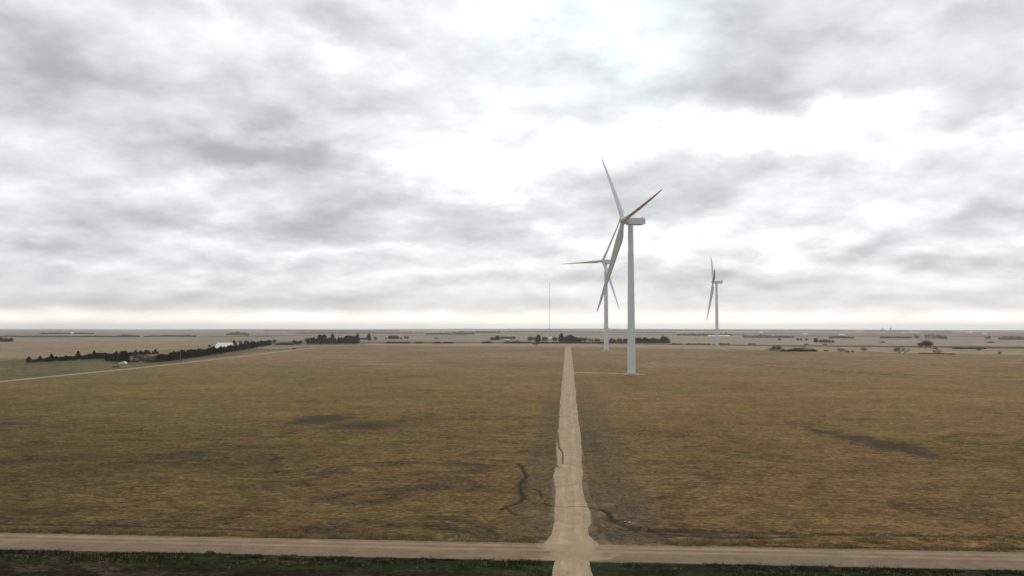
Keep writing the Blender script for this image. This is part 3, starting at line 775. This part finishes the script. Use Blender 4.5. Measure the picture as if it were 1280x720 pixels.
# hedge on the right-hand field edge
G6 = 'leafless bushes on the right-hand field edge'
plant('bush', 968.5, 438.9, 429.6, 'broad leafless bush at the left end of the hedge right of the farthest turbine', G6, 1.15, 1)
plant('bush', 963, 438.9, 434, 'low leafless bush hugging the left side of the broad one', G6, 1.5, 2)
plant('bush', 973, 438.9, 431, 'leafless bush hugging the right side of the broad one', G6, 1.2, 2)
for k in range(22):
    px = 977.5+k*1.95; plant('brush', px, 439.3, 436.0+u(-.5,.8), 'dense brown shrub in the low hedge on the right-hand field edge', 'shrubs of the low hedge', 1.25)
for px in (993,998,1005): plant('bush', px, 439.2, 432.4+u(0,1), 'leafless bush poking above the low brown hedge', 'leafless bushes above the low hedge', 1.2)
plant('brush', 1032.5, 438.8, 436.6, 'small shrub alone right of the low hedge', G6, 1.8)
plant('bush', 1051, 439.8, 433, 'leafless bush beyond the gap right of the low hedge', G6, 1.25, 1)
plant('brush', 1059, 440, 437.6, 'small shrub between the two leafless bushes right of the hedge', G6, 1.2); plant('brush', 1066, 440, 437.8, 'tiny shrub just left of the rounded leafless bush', G6, .9)
plant('bush', 1079, 440.2, 432.4, 'rounded leafless bush, second one right of the hedge gap', G6, 1.0, 2)
plant('bush', 1125.5, 441.9, 431.8, 'biggest rounded reddish bush on the right-hand field edge', G6, 1.15, 0)
plant('bare', 1163, 435.6, 422.6, 'large spreading leafless tree on the right', None, 1.25, 1)
plant('bare', 1157, 435.4, 424.2, 'leafless tree leaning into the left side of the large one', None, 1.25, 1)
plant('bare', 1150, 435.4, 426.4, 'low pale leafless tree left of the large one on the right', None, 1.4, 0)
plant('bush', 1172, 442.3, 435.8, 'leafless bush rising from the dark weedy strip on the right', G6, 1.2, 0)
for k in range(24):
    px = 1150+k*1.85; plant('brush', px, 442.0+k*.05, 440.6+k*.045+u(-.3,.3), 'dark weedy shrub in the low strip below the large leafless tree', 'weedy shrubs of the dark strip', 1.4)
plant('bush', 1223.5, 438.2, 431.6, 'spreading leafless bush on the ditch at far right', None, 1.5, 1)
for px in (1169,1193,1197,1201,1205,1210,1214,1218,1229): plant('brush', px, 436.2, 433.8+u(-.3,.4), 'dark shrub dotted along the ditch at far right', 'dark shrubs along the far-right ditch', 1.5)
plant('bush', 1250.5, 443.6, 438.6, 'small rounded bush on the field edge at far right', None, 1.0, 2)
for px in (974.5,997,1001,1008.5,1020,): plant('evergreen', px, 425.8, 422.8, 'small dark tree dotted in the rose tan field right of the farthest turbine', 'small trees dotted in the rose tan field', 1.5)
for px, tp in ((1019.8,422),(1026,423.6),(1030,423.6),(1033.5,424),(1037,424.4),(1040.5,424.6),(1042.5,425.2)): plant('evergreen', px, 428.6, tp+.6, 'dark evergreen in the small clump right of the farthest turbine', 'evergreens of the small right-hand clump', 1.3)
for px in (1103, 1237, 1240): plant('brush', px, 428.4, 426.6, 'tiny shrub far out in the right-hand fields', 'tiny shrubs in the far right fields', 1.8)
# foreground verge tufts that read as single shrubs
plant('brush', 262, 693.0, 687.5, 'small dark green shrub on the near verge below the gravel road', None, 1.2)

# far woods: leafy masses on the plain
def far_wood(pts, label, mat='farwood', dens=1.0, thick=26):
    """pts: (px, base py, top py)"""
    v = []; f = []
    x_a = [p[0] for p in pts]
    n = int((x_a[-1]-x_a[0])*26*dens)
    for _ in range(max(n, 40)):
        px = u(x_a[0], x_a[-1]); b = np.interp(px, x_a, [p[1] for p in pts]); tp = np.interp(px, x_a, [p[2] for p in pts])
        x, y = W(px, b); mp = mpp(x, y); d = np.hypot(x, y); dd = random.uniform(0, thick)
        x += x/d*dd; y += y/d*dd
        H = max(1.5, (b-tp)*mp)
        H *= .30+.95*abs(mnoise.noise(Vector((px*.35, len(label), 0))))+.55*abs(mnoise.noise(Vector((px*1.3, 5, 2))))+.4
        h = H*random.random()**.8; s = max(1.4, mp*.8)*u(.6, 1.2); z = h1(x, y)
        a = Vector((random.gauss(0,1), random.gauss(0,1), random.gauss(0,.7))).normalized(); c = a.cross(Vector((random.gauss(0,1), random.gauss(0,1), random.gauss(0,1)))).normalized()
        P = Vector((x, y, z+h)); k = len(v)
        v += [P-a*s*.7, P-c*s*.6, P+a*s*.7, P+c*s*.55]; f.append((k, k+1, k+2, k+3))
    o = mesh_obj('distant_wood', v, f, MAT[mat]); tag(o, label, 'wood', None, 'stuff'); return o
far_wood([(-30,421.6,419.6),(60,421.6,420),(110,421.6,419.6),(175,421.4,420.4)], 'thin dark treeline on the horizon fields at far left')
far_wood([(-20,427.4,422.8),(16.5,427.2,423)], 'short dark block of wood at the left edge of the photo', 'brush', 1.6)
far_wood([(50,417.8,416),(85,417.6,415.4),(118,417.6,416)], 'hazy wood around the white far farm at left')
far_wood([(145,421.4,419.2),(160,421.4,418.2),(174,421.4,419.4)], 'small hazy wood left of the barn near the horizon')
far_wood([(180,421.2,419.8),(205,421,419.2),(245,421,419.2)], 'thin hazy treeline above the far-left windbreak')
far_wood([(283,419,417),(297,419,414.6),(311,419,417)], 'greenish wood on the plain above the white-roofed barn', 'cedar_grey')
far_wood([(370,417.2,416),(420,416.8,415.6),(470,416.6,415.8),(530,416.4,415.8)], 'thin hazy treeline above the corner grove')
far_wood([(532,418.4,416.6),(560,418.6,415.2),(575,418.6,415),(593,418.4,414.4)], 'hazy wood left of the farmstead on the horizon plain')
far_wood([(594,416.2,414.4),(625,416,413.8)], 'small hazy wood above the rounded one near the centre')
far_wood([(627,415,413.6),(700,415.4,414.2),(845,416.4,415.2)], 'long thin dark treeline crossing behind the three turbines')
far_wood([(846,419.8,417.4),(880,420,416.4),(915,420.2,417)], 'hazy wood left of the farthest turbine tower')
far_wood([(929,422,420),(953,422.4,418.4),(992,422.4,420.4)], 'rosy leafless wood right of the farthest turbine')
far_wood([(1036,423,421),(1044,423,420),(1068,423,421.6)], 'hazy wood beyond the small right-hand clump')
far_wood([(1100,423,421),(1140,423,420.8)], 'faint hazy wood below the grain elevators')
far_wood([(1143,423.4,419),(1149,423.4,419)], 'small dark round wood left of the large leafless tree')
far_wood([(1156,423.4,418.4),(1165,423.6,416.6),(1175,423.8,418.6),(1184,424,421.4)], 'rounded leafless wood behind the large leafless tree')
far_wood([(1231,424,420.6),(1238,424,420.4)], 'small round wood at far right')
far_wood([(1248,424.4,421.4),(1262,424.8,420.6),(1300,425,420.2)], 'broad dark wood at the right edge of the photo')
far_wood([(1080,414.6,413.2),(1190,415,413.8)], 'dark line of town trees around the grain elevators')
far_wood([(760,413.8,412.4),(900,414,412.8),(1070,414.4,413)], 'faint horizon treeline right of the nearest turbine', 'farwood', .7)
far_wood([(330,414.4,413.2),(500,414,412.6)], 'faint horizon treeline above the side road bend', 'farwood', .7)

# ------------------------------------------------------------------ buildings
def shed(px0, px1, pbase, ptop, label, wallm, roofm, depth=12, cat='barn', name='barn', rot=0.0, dist=None, roof_frac=.5, doors=True):
    pm = (px0+px1)/2; x, y = W(pm, pbase) if dist is None else dist; mp = mpp(x, y)
    Wd = (px1-px0)*mp; H = (pbase-ptop)*mp; wh = H*(1-roof_frac)
    root = empty(name, (x, y, h1(x, y)), rot); tag(root, label, cat)
    m = MB(); m.box((0, depth/2, wh/2-.3), (Wd, depth, wh+.6))
    # gables
    for s in (-1, 1):
        a = s*(Wd/2-.02); m.add([(a, .02, wh), (a, depth-.02, wh), (a, depth/2, H-.05)], [(0, 1, 2)])
    m.build('wall', wallm, root)
    r_ = MB(); o = .4
    for s in (-1, 1):
        y0 = -o if s < 0 else depth+o; zlo = wh-o*(H-wh)/(depth/2)
        v = [(-Wd/2-o, y0, zlo), (Wd/2+o, y0, zlo), (Wd/2+o, depth/2, H), (-Wd/2-o, depth/2, H)]
        v += [(p[0], p[1], p[2]+.18) for p in v]
        r_.add(v, [(0,1,2,3),(7,6,5,4),(0,4,5,1),(1,5,6,2),(2,6,7,3),(3,7,4,0)])
    r_.build('roof', roofm, root)
    if doors:
        d = MB(); d.box((Wd*.2, -.06, min(wh*.42, 2.0)), (min(4, Wd*.25), .1, min(wh*.84, 4.0))); d.build('door', MAT['greymetal'], root)
        for s in (-.3, -.08):
            w = MB(); w.box((Wd*s, -.05, wh*.55), (1.2, .08, 1.0)); w.build('window', MAT['darkwin'], root)
    return root
bx, by = W(277, 438.5)
shed(268.5, 287.5, 438.5, 428.8, 'barn with a broad white metal roof behind the long cedar windbreak', MAT['creamwall'], MAT['whitemetal'], 16, rot=R(8), roof_frac=.62)
shed(676, 693, 427.2, 421.2, 'grey-roofed machine shed half hidden among the farmstead trees', MAT['creamwall'], MAT['greymetal'], 18, 'shed', 'machine_shed', roof_frac=.45)
shed(631.5, 636.5, 427.2, 424, 'small pinkish farmhouse beside the rounded wood', MAT['creamwall'], MAT['greymetal'], 8, 'house', 'farmhouse', roof_frac=.4)
for a in ((1137,1149.5,416.2,414.9,'long white shed gleaming on the horizon plain right of the grain elevators'),
          (1128,1134,416,415,'short white shed between the grain elevators and the long white shed'),
          (886,912,420.3,419.1,'very long low white livestock shed beside the farthest turbine tower'),
          (1050,1057,419.2,417.9,'low white shed among far fields right of the small clump'),
          (1004,1009,418.4,417,'bright little white shed straight above the low hedge'),
          (949,954,416,414.9,'tiny white shed near the horizon right of the farthest turbine'),
          (68,72,417.6,415.8,'left white house of the far-left horizon farm'),
          (87.5,92,417.6,415,'right, taller white building of the far-left horizon farm'),
          (1229,1234,417.6,416.2,'tiny white shed near the horizon at far right'),
          (1211,1215,416.4,414.8,'grey-white shed near the horizon right of the town trees')):
    shed(a[0], a[1], a[2], a[3], a[4], MAT['whitewall'], MAT['whitemetal'], 14, 'shed', 'far_shed', doors=False)
# domed hut and its brush pile
x, y = W(154, 454.6); mp = mpp(x, y)
root = empty('domed_hut', (x, y, h1(x, y)), .3); tag(root, 'small white domed hut at the foot of the cedar thicket', 'hut')
m = MB(); rings = []; rad_, L_ = 8*mp/2, 5.0
for xx in (-L_/2, L_/2):
    rings.append([(xx, rad_*math.cos(math.pi*k/14), max(-.1, (2.7*mp)*math.sin(math.pi*k/14))) for k in range(15)])
m.rings(rings); sh = m.build('shell', MAT['whitemetal'], root)
sh.rotation_euler.z = R(90)
d = MB(); d.box((0, -L_/2-.03, .75), (1.0, .08, 1.4)); d.build('door', MAT['greymetal'], root)
for i_, (px, py) in enumerate(((142,459.2),(145,459),(147.5,459.3))):
    plant('brush', px, py, py-2.2, 'piled dry brush left of the small domed hut', 'brush pile by the domed hut', 1.0)
# grain elevators on the skyline
def elevator(px, pb, pt, label):
    x, y = W(px, pb); mp = mpp(x, y); H = (pb-pt)*mp
    root = empty('grain_elevator', (x, y, h1(x, y))); tag(root, label, 'grain elevator')
    for k in range(3):
        s = MB(); lathe(s, [(-.5, mp*.42), (H*.72, mp*.42), (H*.76, mp*.3)], 18, 'z', ((k-1)*mp*.86, 0, 0)); s.build('silo', MAT['concrete'], root, False)
    h = MB(); h.box((0, 0, H*.86), (mp*1.2, mp*.6, H*.22)); h.build('headhouse', MAT['concrete'], root)
elevator(1103.5, 414.6, 409.4, 'left of two pale grain elevators breaking the right-hand skyline')
elevator(1113.5, 414.6, 409.2, 'right of two pale grain elevators breaking the right-hand skyline')

# ------------------------------------------------------------------ poles
def pole(px, pb, pt, label):
    x, y = W(px, pb); H = (pb-pt)*mpp(x, y)
    root = empty('utility_pole', (x, y, h1(x, y)), R(10)); tag(root, label, 'utility pole', 'wooden utility poles by the side road')
    m = MB(); m.tube((0, 0, -.5), (0, 0, H), .19, .12, 10); m.build('post', MAT['wood'], root, True)
    c = MB(); c.box((0, .14, H-.5), (2.4, .1, .12)); c.tube((-.9, .14, H-.5), (0, .12, H-1.3), .02, .02, 5); c.tube((.9, .14, H-.5), (0, .12, H-1.3), .02, .02, 5); c.build('crossarm', MAT['wood'], root)
    for s in (-1.1, -.4, .4, 1.1):
        q_ = MB(); lathe(q_, [(0, .05), (.08, .09), (.14, .05), (.2, .08), (.25, .03)], 10, 'z', (s, .14, H-.43)); q_.build('insulator', MAT['greymetal'], root)
pole(225.3, 452.6, 436.2, 'utility pole in front of the long cedar windbreak')
pole(289.0, 432.5, 419.8, 'utility pole standing beside the white-roofed barn')
pole(413.2, 431.4, 419.4, 'utility pole in front of the corner grove')

# ------------------------------------------------------------------ stones and debris
def stone(px, py, w, label, group='pale stones along the gravel road'):
    x, y = W(px, py); me_v = []; n = 10; rings = []
    s = w
    for j, (h, rr_) in enumerate(((-.05, .8), (.12, 1.0), (.28, .8), (.36, .4))):
        rings.append([(s*rr_*math.cos(2*math.pi*k/n)*u(.8, 1.15), s*.6*rr_*math.sin(2*math.pi*k/n)*u(.8, 1.15), s*h*1.1) for k in range(n)])
    m = MB(); m.rings([[(a_*.7, b_*.7, c_*.7) for a_, b_, c_ in r__] for r__ in rings]); o = m.build('pale_stone', MAT['stone'], None, True); o.location = (x, y, h1(x, y)+.02); o.rotation_euler.z = u(0, 3)
    tag(o, label, 'stone', group)
for px, py, w, l in ((787,653.6,.5,'pale slab at the head of the washout right of the track'),(781,652.5,.3,'small pale stone left of the slab by the washout'),
                  (632,702,.28,'small pale stone on the dark verge left of the track mouth'),(12,654.5,.35,'pale stone in the straw at far left above the road'),
                  (46,660,.3,'pale stone just above the road at far left'),(1097,669.8,.4,'pale stone in the dark ditch strip at right'),(1109,669.2,.3,'smaller pale stone next to the one in the dark strip at right'),
                  (1155,669.2,.32,'pale stone in the dark strip nearer the right edge'),(777,704,.25,'pale stone on the dark verge right of the track mouth'),
                  (679.5,474.6,.9,'small white marker stone in the field left of the track')):
    stone(px, py, w, l)

# ------------------------------------------------------------------ verge grass (countless tufts)
def grass(name, label, mat, spots, hgt, blades=5):
    v = []; f = []
    for x, y in spots:
        z = h1(x, y); hs = hgt*u(.5, 1.3)
        for _ in range(blades):
            a = u(0, 6.28); lean = u(.1, .6)*hs; w = u(.02, .05); bx_, by_ = x+u(-.12, .12), y+u(-.12, .12)
            dx, dy = math.cos(a), math.sin(a); k = len(v)
            v += [(bx_-dy*w, by_+dx*w, z-.03), (bx_+dy*w, by_-dx*w, z-.03), (bx_+dx*lean, by_+dy*lean, z+hs*u(.6, 1))]
            f.append((k, k+1, k+2))
    o = mesh_obj(name, v, f, mat); tag(o, label, 'grass', None, 'stuff')
def band(n, x0, x1, yf, spread, gap=None, thr=-.1):
    out = []
    while len(out) < n:
        x = u(x0, x1); y = yf + random.gauss(0, spread)
        if gap and gap[0] < x < gap[1]: continue
        if mnoise.noise(Vector((x*.35, y*.8, 3.3))) < thr: continue
        out.append((x, y))
    return out
grass('verge_grass', 'dark green grass along the near side of the gravel road', MAT['grass_dark'], band(9000, -75, 75, 83.3, .5, (-2.8, 6.0)) + band(3500, -75, 75, 81.8, .8, (-2.6, 5.6), .05), .2)
grass('verge_grass', 'dry straw-coloured grass along the far side of the gravel road', MAT['grass_dry'], band(9000, -75, 75, 92.2, .6, (-3.2, 11), -.05) + band(2500, 20, 75, 94.5, 1.2, None, .1), .30)
grass('verge_grass', 'dead straw stems scattered through the dark verge below the gravel road', MAT['grass_dry'], band(1500, -75, 75, 82.6, 1.1, (-2.6, 5.6), .0), .3, 3)
# rough grass lining both sides of the track
sp = []
for k in range(3500):
    y = 93+(random.random()**1.6)*190
    s = random.choice((-1, 1)); x = .5 + s*(2.75+abs(random.gauss(0, 1.4)))
    if mnoise.noise(Vector((x*.5, y*.12, 8.1))) < -.05: continue
    sp.append((x, y))
grass('track_side_weeds', 'dry weeds lining both sides of the pale dirt track', MAT['grass_dry'], sp, .13, 4)

# ------------------------------------------------------------------ haze
hz, nt, b = new_mat('haze'); nt.nodes.remove(b)
pv = nt.nodes.new('ShaderNodeVolumePrincipled'); pv.inputs['Color'].default_value = (.97, .975, 1.0, 1); pv.inputs['Density'].default_value = 6.0e-5; pv.inputs['Anisotropy'].default_value = 0.65
nt.links.new(pv.outputs[0], nt.nodes['Material Output'].inputs['Volume'])
hb = MB(); hb.box((0, 9500, 56), (52000, 30000, 172)); ho = hb.build('haze', hz); tag(ho, 'thin pale haze over the whole plain', 'haze', None, 'stuff')

# ------------------------------------------------------------------ sky
SUN_AZ, SUN_EL = R(6), R(38)      # azimuth clockwise from +Y
w = bpy.data.worlds.new('World'); scene.world = w; w.use_nodes = True; nt = w.node_tree; g = NT(nt)
bg = nt.nodes['Background']; bg.inputs['Strength'].default_value = .1
sky = g.n('ShaderNodeTexSky'); sky.sky_type = 'NISHITA'; sky.sun_disc = False; sky.sun_elevation = SUN_EL; sky.sun_rotation = SUN_AZ
sky.altitude = 500; sky.dust_density = 2
d = g.n('ShaderNodeTexCoord').outputs['Generated']
sep = g.n('ShaderNodeSeparateXYZ'); g.setin(sep.inputs[0], d)
X, Y, Z = sep.outputs
az = g.math('MULTIPLY', g.math('ARCTAN2', X, Y), 180/math.pi)
el = g.math('MULTIPLY', g.math('ARCSINE', Z), 180/math.pi)
zc = g.math('ADD', g.math('MAXIMUM', Z, 0.0), .27)
comb = g.n('ShaderNodeCombineXYZ'); g.setin(comb.inputs[0], g.math('DIVIDE', X, zc)); g.setin(comb.inputs[1], g.math('DIVIDE', Y, zc)); comb.inputs[2].default_value = 1.3
P = comb.outputs[0]
n1 = g.noise(P, 3.4, 9, .54, .1); n2 = g.noise(P, 9.0, 7, .55, .1); wc = g.noise(P, 4.2, 6, .56, 0, True)
wsep = g.n('ShaderNodeSeparateColor'); g.setin(wsep.inputs[0], wc)
elc = g.math('MAXIMUM', el, 0.0)
amp = g.rng(elc, 0, 18, .06, 1.0)
az2 = g.math('ADD', az, g.math('MULTIPLY', g.math('SUBTRACT', wsep.outputs[0], .5), 13.0))
el2 = g.math('ADD', el, g.math('MULTIPLY', g.math('MULTIPLY', g.math('SUBTRACT', wsep.outputs[1], .5), 9.0), amp))
# broken overcast: masses of thick (dark) and thin (bright) cloud, each an uneven patch of the dome
def azel(px, py):
    d_ = _f + _r*(px-640)/F - _u*(py-360)/F; d_ = d_/np.linalg.norm(d_)
    return math.degrees(math.atan2(d_[0], d_[1])), math.degrees(math.asin(d_[2]))
CLOUDS = [(310,185,125,30,-.12,0),(430,250,80,22,-.07,0),
 (15,60,45,60,-.20,0),(110,95,100,15,-.17,0),(245,118,60,20,-.13,-20),(300,182,130,20,-.20,0),(350,185,95,30,-.20,-8),(90,55,60,18,-.05,0),
 (245,22,20,20,.22,0),(60,140,80,10,.07,-14),(20,178,35,9,.08,0),(370,48,52,18,.28,-35),(318,70,35,14,.15,0),
 (412,20,48,24,-.20,0),(470,32,32,14,-.12,0),(375,125,60,20,-.07,-20),(480,104,55,13,-.06,0),(566,162,42,7,.18,0),(482,190,36,12,.22,0),
 (635,60,55,36,.10,0),(620,180,42,8,-.10,10),(800,62,38,34,.20,0),(658,122,32,18,.14,0),(820,178,190,20,.28,4),(700,205,100,30,.30,10),
 (780,132,70,14,-.09,8),(890,110,60,36,-.12,30),(945,80,50,60,-.14,0),(1050,60,90,50,-.13,0),(990,120,55,17,-.18,0),(1235,85,80,46,-.17,0),
 (1190,132,52,22,-.17,0),(1240,5,60,14,-.13,0),(1160,20,26,18,.07,0),(1060,150,120,17,.24,6),(1000,182,80,26,.26,0),(1110,186,70,13,.18,0),
 (1262,158,50,15,.24,0),(25,206,60,11,-.12,0),(200,280,85,13,-.18,-6),(40,302,75,9,-.20,0),(140,297,60,10,-.12,-8),(70,346,110,9,-.12,0),
 (230,340,90,9,-.10,0),(110,378,170,9,-.13,0),(100,222,80,12,.08,-10),(265,246,45,8,.14,-10),(225,296,50,6,.15,0),(95,331,50,5,.18,0),
 (290,320,28,6,.18,0),(240,363,50,5,.20,0),(315,349,30,7,.2,0),(345,208,75,12,-.20,0),(435,246,75,18,-.24,-4),(455,292,75,16,-.20,-4),
 (360,292,70,10,-.16,0),(615,285,60,22,-.24,-6),(400,326,70,9,-.16,0),(530,304,60,9,-.12,0),(625,352,55,8,-.18,0),(370,377,110,8,-.15,0),
 (510,370,60,8,-.12,0),(590,228,70,28,.28,0),(352,315,32,6,.20,0),(520,346,80,10,.18,0),(475,309,50,6,.14,0),(640,325,60,10,.20,0),
 (700,266,95,20,-.26,0),(860,232,90,24,-.20,8),(705,318,60,9,-.15,0),(780,346,90,9,-.18,0),(680,374,60,9,-.16,0),(880,352,80,14,-.18,0),
 (700,295,50,8,.15,0),(840,312,50,13,.18,0),(892,272,60,12,.14,0),(930,312,60,12,.16,0),(1010,206,60,11,-.13,0),(1190,222,90,26,-.10,0),
 (1070,238,90,14,-.09,0),(985,280,40,13,-.14,0),(1190,287,85,12,-.22,4),(1262,266,30,20,-.12,0),(1040,311,55,5,-.12,0),(1200,328,50,5,-.14,0),
 (1262,336,40,5,-.14,0),(1000,354,70,7,-.15,0),(1060,377,80,7,-.13,0),(1180,373,90,6,-.14,0),(1050,291,75,12,.24,6),(1090,336,45,7,.16,0),
 (1205,246,22,9,.10,0),(1185,317,34,4,.12,0),(1000,332,60,10,.14,0),(1240,351,50,6,.12,0),
]
cur = g.rng(az, -34, -4, .82, .90)
for (bx_, by_, rx, ry, dl, an) in CLOUDS:
    a0, e0 = azel(bx_, by_); sx = math.degrees(rx/F); sy = math.degrees(ry/F)
    v2 = g.n('ShaderNodeCombineXYZ'); g.setin(v2.inputs[0], az2); g.setin(v2.inputs[1], el2); g.setin(v2.inputs[2], cur)
    mp_ = g.n('ShaderNodeMapping', vector_type='TEXTURE'); g.setin(mp_.inputs['Vector'], v2.outputs[0])
    mp_.inputs['Location'].default_value = (a0, e0, 0); mp_.inputs['Rotation'].default_value = (0, 0, R(an)); mp_.inputs['Scale'].default_value = (sx*1.1, sy*1.1, 1e6)
    q_ = g.vmath('DOT_PRODUCT', mp_.outputs[0], mp_.outputs[0])
    cur = g.math('MULTIPLY_ADD', g.math('POWER', .42, q_), dl*(.88 if dl < 0 else .68), cur)
# thin bright air under the cloud deck
cur = g.math('ADD', cur, g.rng(el2, 1.7, .5, 0, .5, True))
# elsewhere in the dome: plain broken overcast
out_a = g.rng(g.math('ABSOLUTE', g.math('SUBTRACT', az, -4.0)), 32, 48, 0, 1, True)
out_e = g.rng(el, 24, 36, 0, 1, True)
outm = g.math('MAXIMUM', out_a, out_e)
gen = g.rng(n1, .32, .68, .55, .92)
mx = g.n('ShaderNodeMix', data_type='FLOAT'); g.setin(mx.inputs[0], outm); g.setin(mx.inputs[2], cur); g.setin(mx.inputs[3], gen); lum = mx.outputs[0]
det = g.math('ADD', g.math('MULTIPLY', g.math('SUBTRACT', n1, .475), .85), g.math('MULTIPLY', g.math('SUBTRACT', n2, .5), .50))
det = g.math('MULTIPLY', det, g.rng(elc, .3, 5, .25, 1.0))
n1b = g.noise(g.vmath('SCALE', P, scale=1.045), 3.4, 6, .54, .1)
n1c = g.noise(P, 3.4, 6, .54, .1)
rel = g.math('MULTIPLY', g.math('SUBTRACT', n1c, n1b), g.rng(elc, .5, 4, .3, 1.2))
det = g.math('MULTIPLY', g.math('ADD', det, rel), .68)
lum = g.math('MULTIPLY', lum, g.math('ADD', 1.0, det))
lum = g.math('MINIMUM', g.math('SMOOTH_MAX', lum, .47, .12), 1.45)
# thick cloud is grey, thin cloud white; a cream glow low down
cc = g.mix(g.rng(lum, .45, .95, 0, 1), (.968, .995, 1.016), (.976, 1.006, 1.004))
cc = g.mix(g.rng(elc, .3, 2.2, .9, 0), cc, (1.05, 1.0, .90))
cyan = g.rng(g.math('ABSOLUTE', g.math('SUBTRACT', az, 4.0)), 0, 16, .8, 0)
cc = g.mix(g.math('MULTIPLY', cyan, g.rng(el, 10, 22, 0, 1)), cc, (.915, 1.015, 1.005))
cloud = g.scale_col(cc, g.math('MULTIPLY', lum, 10.0))
fin = g.mix(.96, sky.outputs[0], cloud)
g.setin(bg.inputs['Color'], fin)

# sun behind the overcast
sl = bpy.data.lights.new('sun', 'SUN'); sl.energy = .7; sl.angle = R(14); sl.color = (1, .965, .91)
so = bpy.data.objects.new('sun', sl); COL.objects.link(so)
dv = Vector((math.sin(SUN_AZ)*math.cos(SUN_EL), math.cos(SUN_AZ)*math.cos(SUN_EL), math.sin(SUN_EL)))
so.rotation_euler = dv.to_track_quat('Z', 'Y').to_euler(); so.location = (0, 300, 300)

vs = scene.view_settings; scene.display_settings.display_device = 'sRGB'
vs.view_transform = 'Standard'; vs.look = 'None'; vs.exposure = 0; vs.gamma = 1; vs.use_curve_mapping = False
cy = scene.cycles
cy.max_bounces = 4; cy.diffuse_bounces = 2; cy.glossy_bounces = 2; cy.transmission_bounces = 0; cy.volume_bounces = 1; cy.transparent_max_bounces = 4
cy.use_denoising = True; cy.denoiser = 'OPENIMAGEDENOISE'; cy.denoising_prefilter = 'ACCURATE'; cy.denoising_input_passes = 'RGB_ALBEDO_NORMAL'
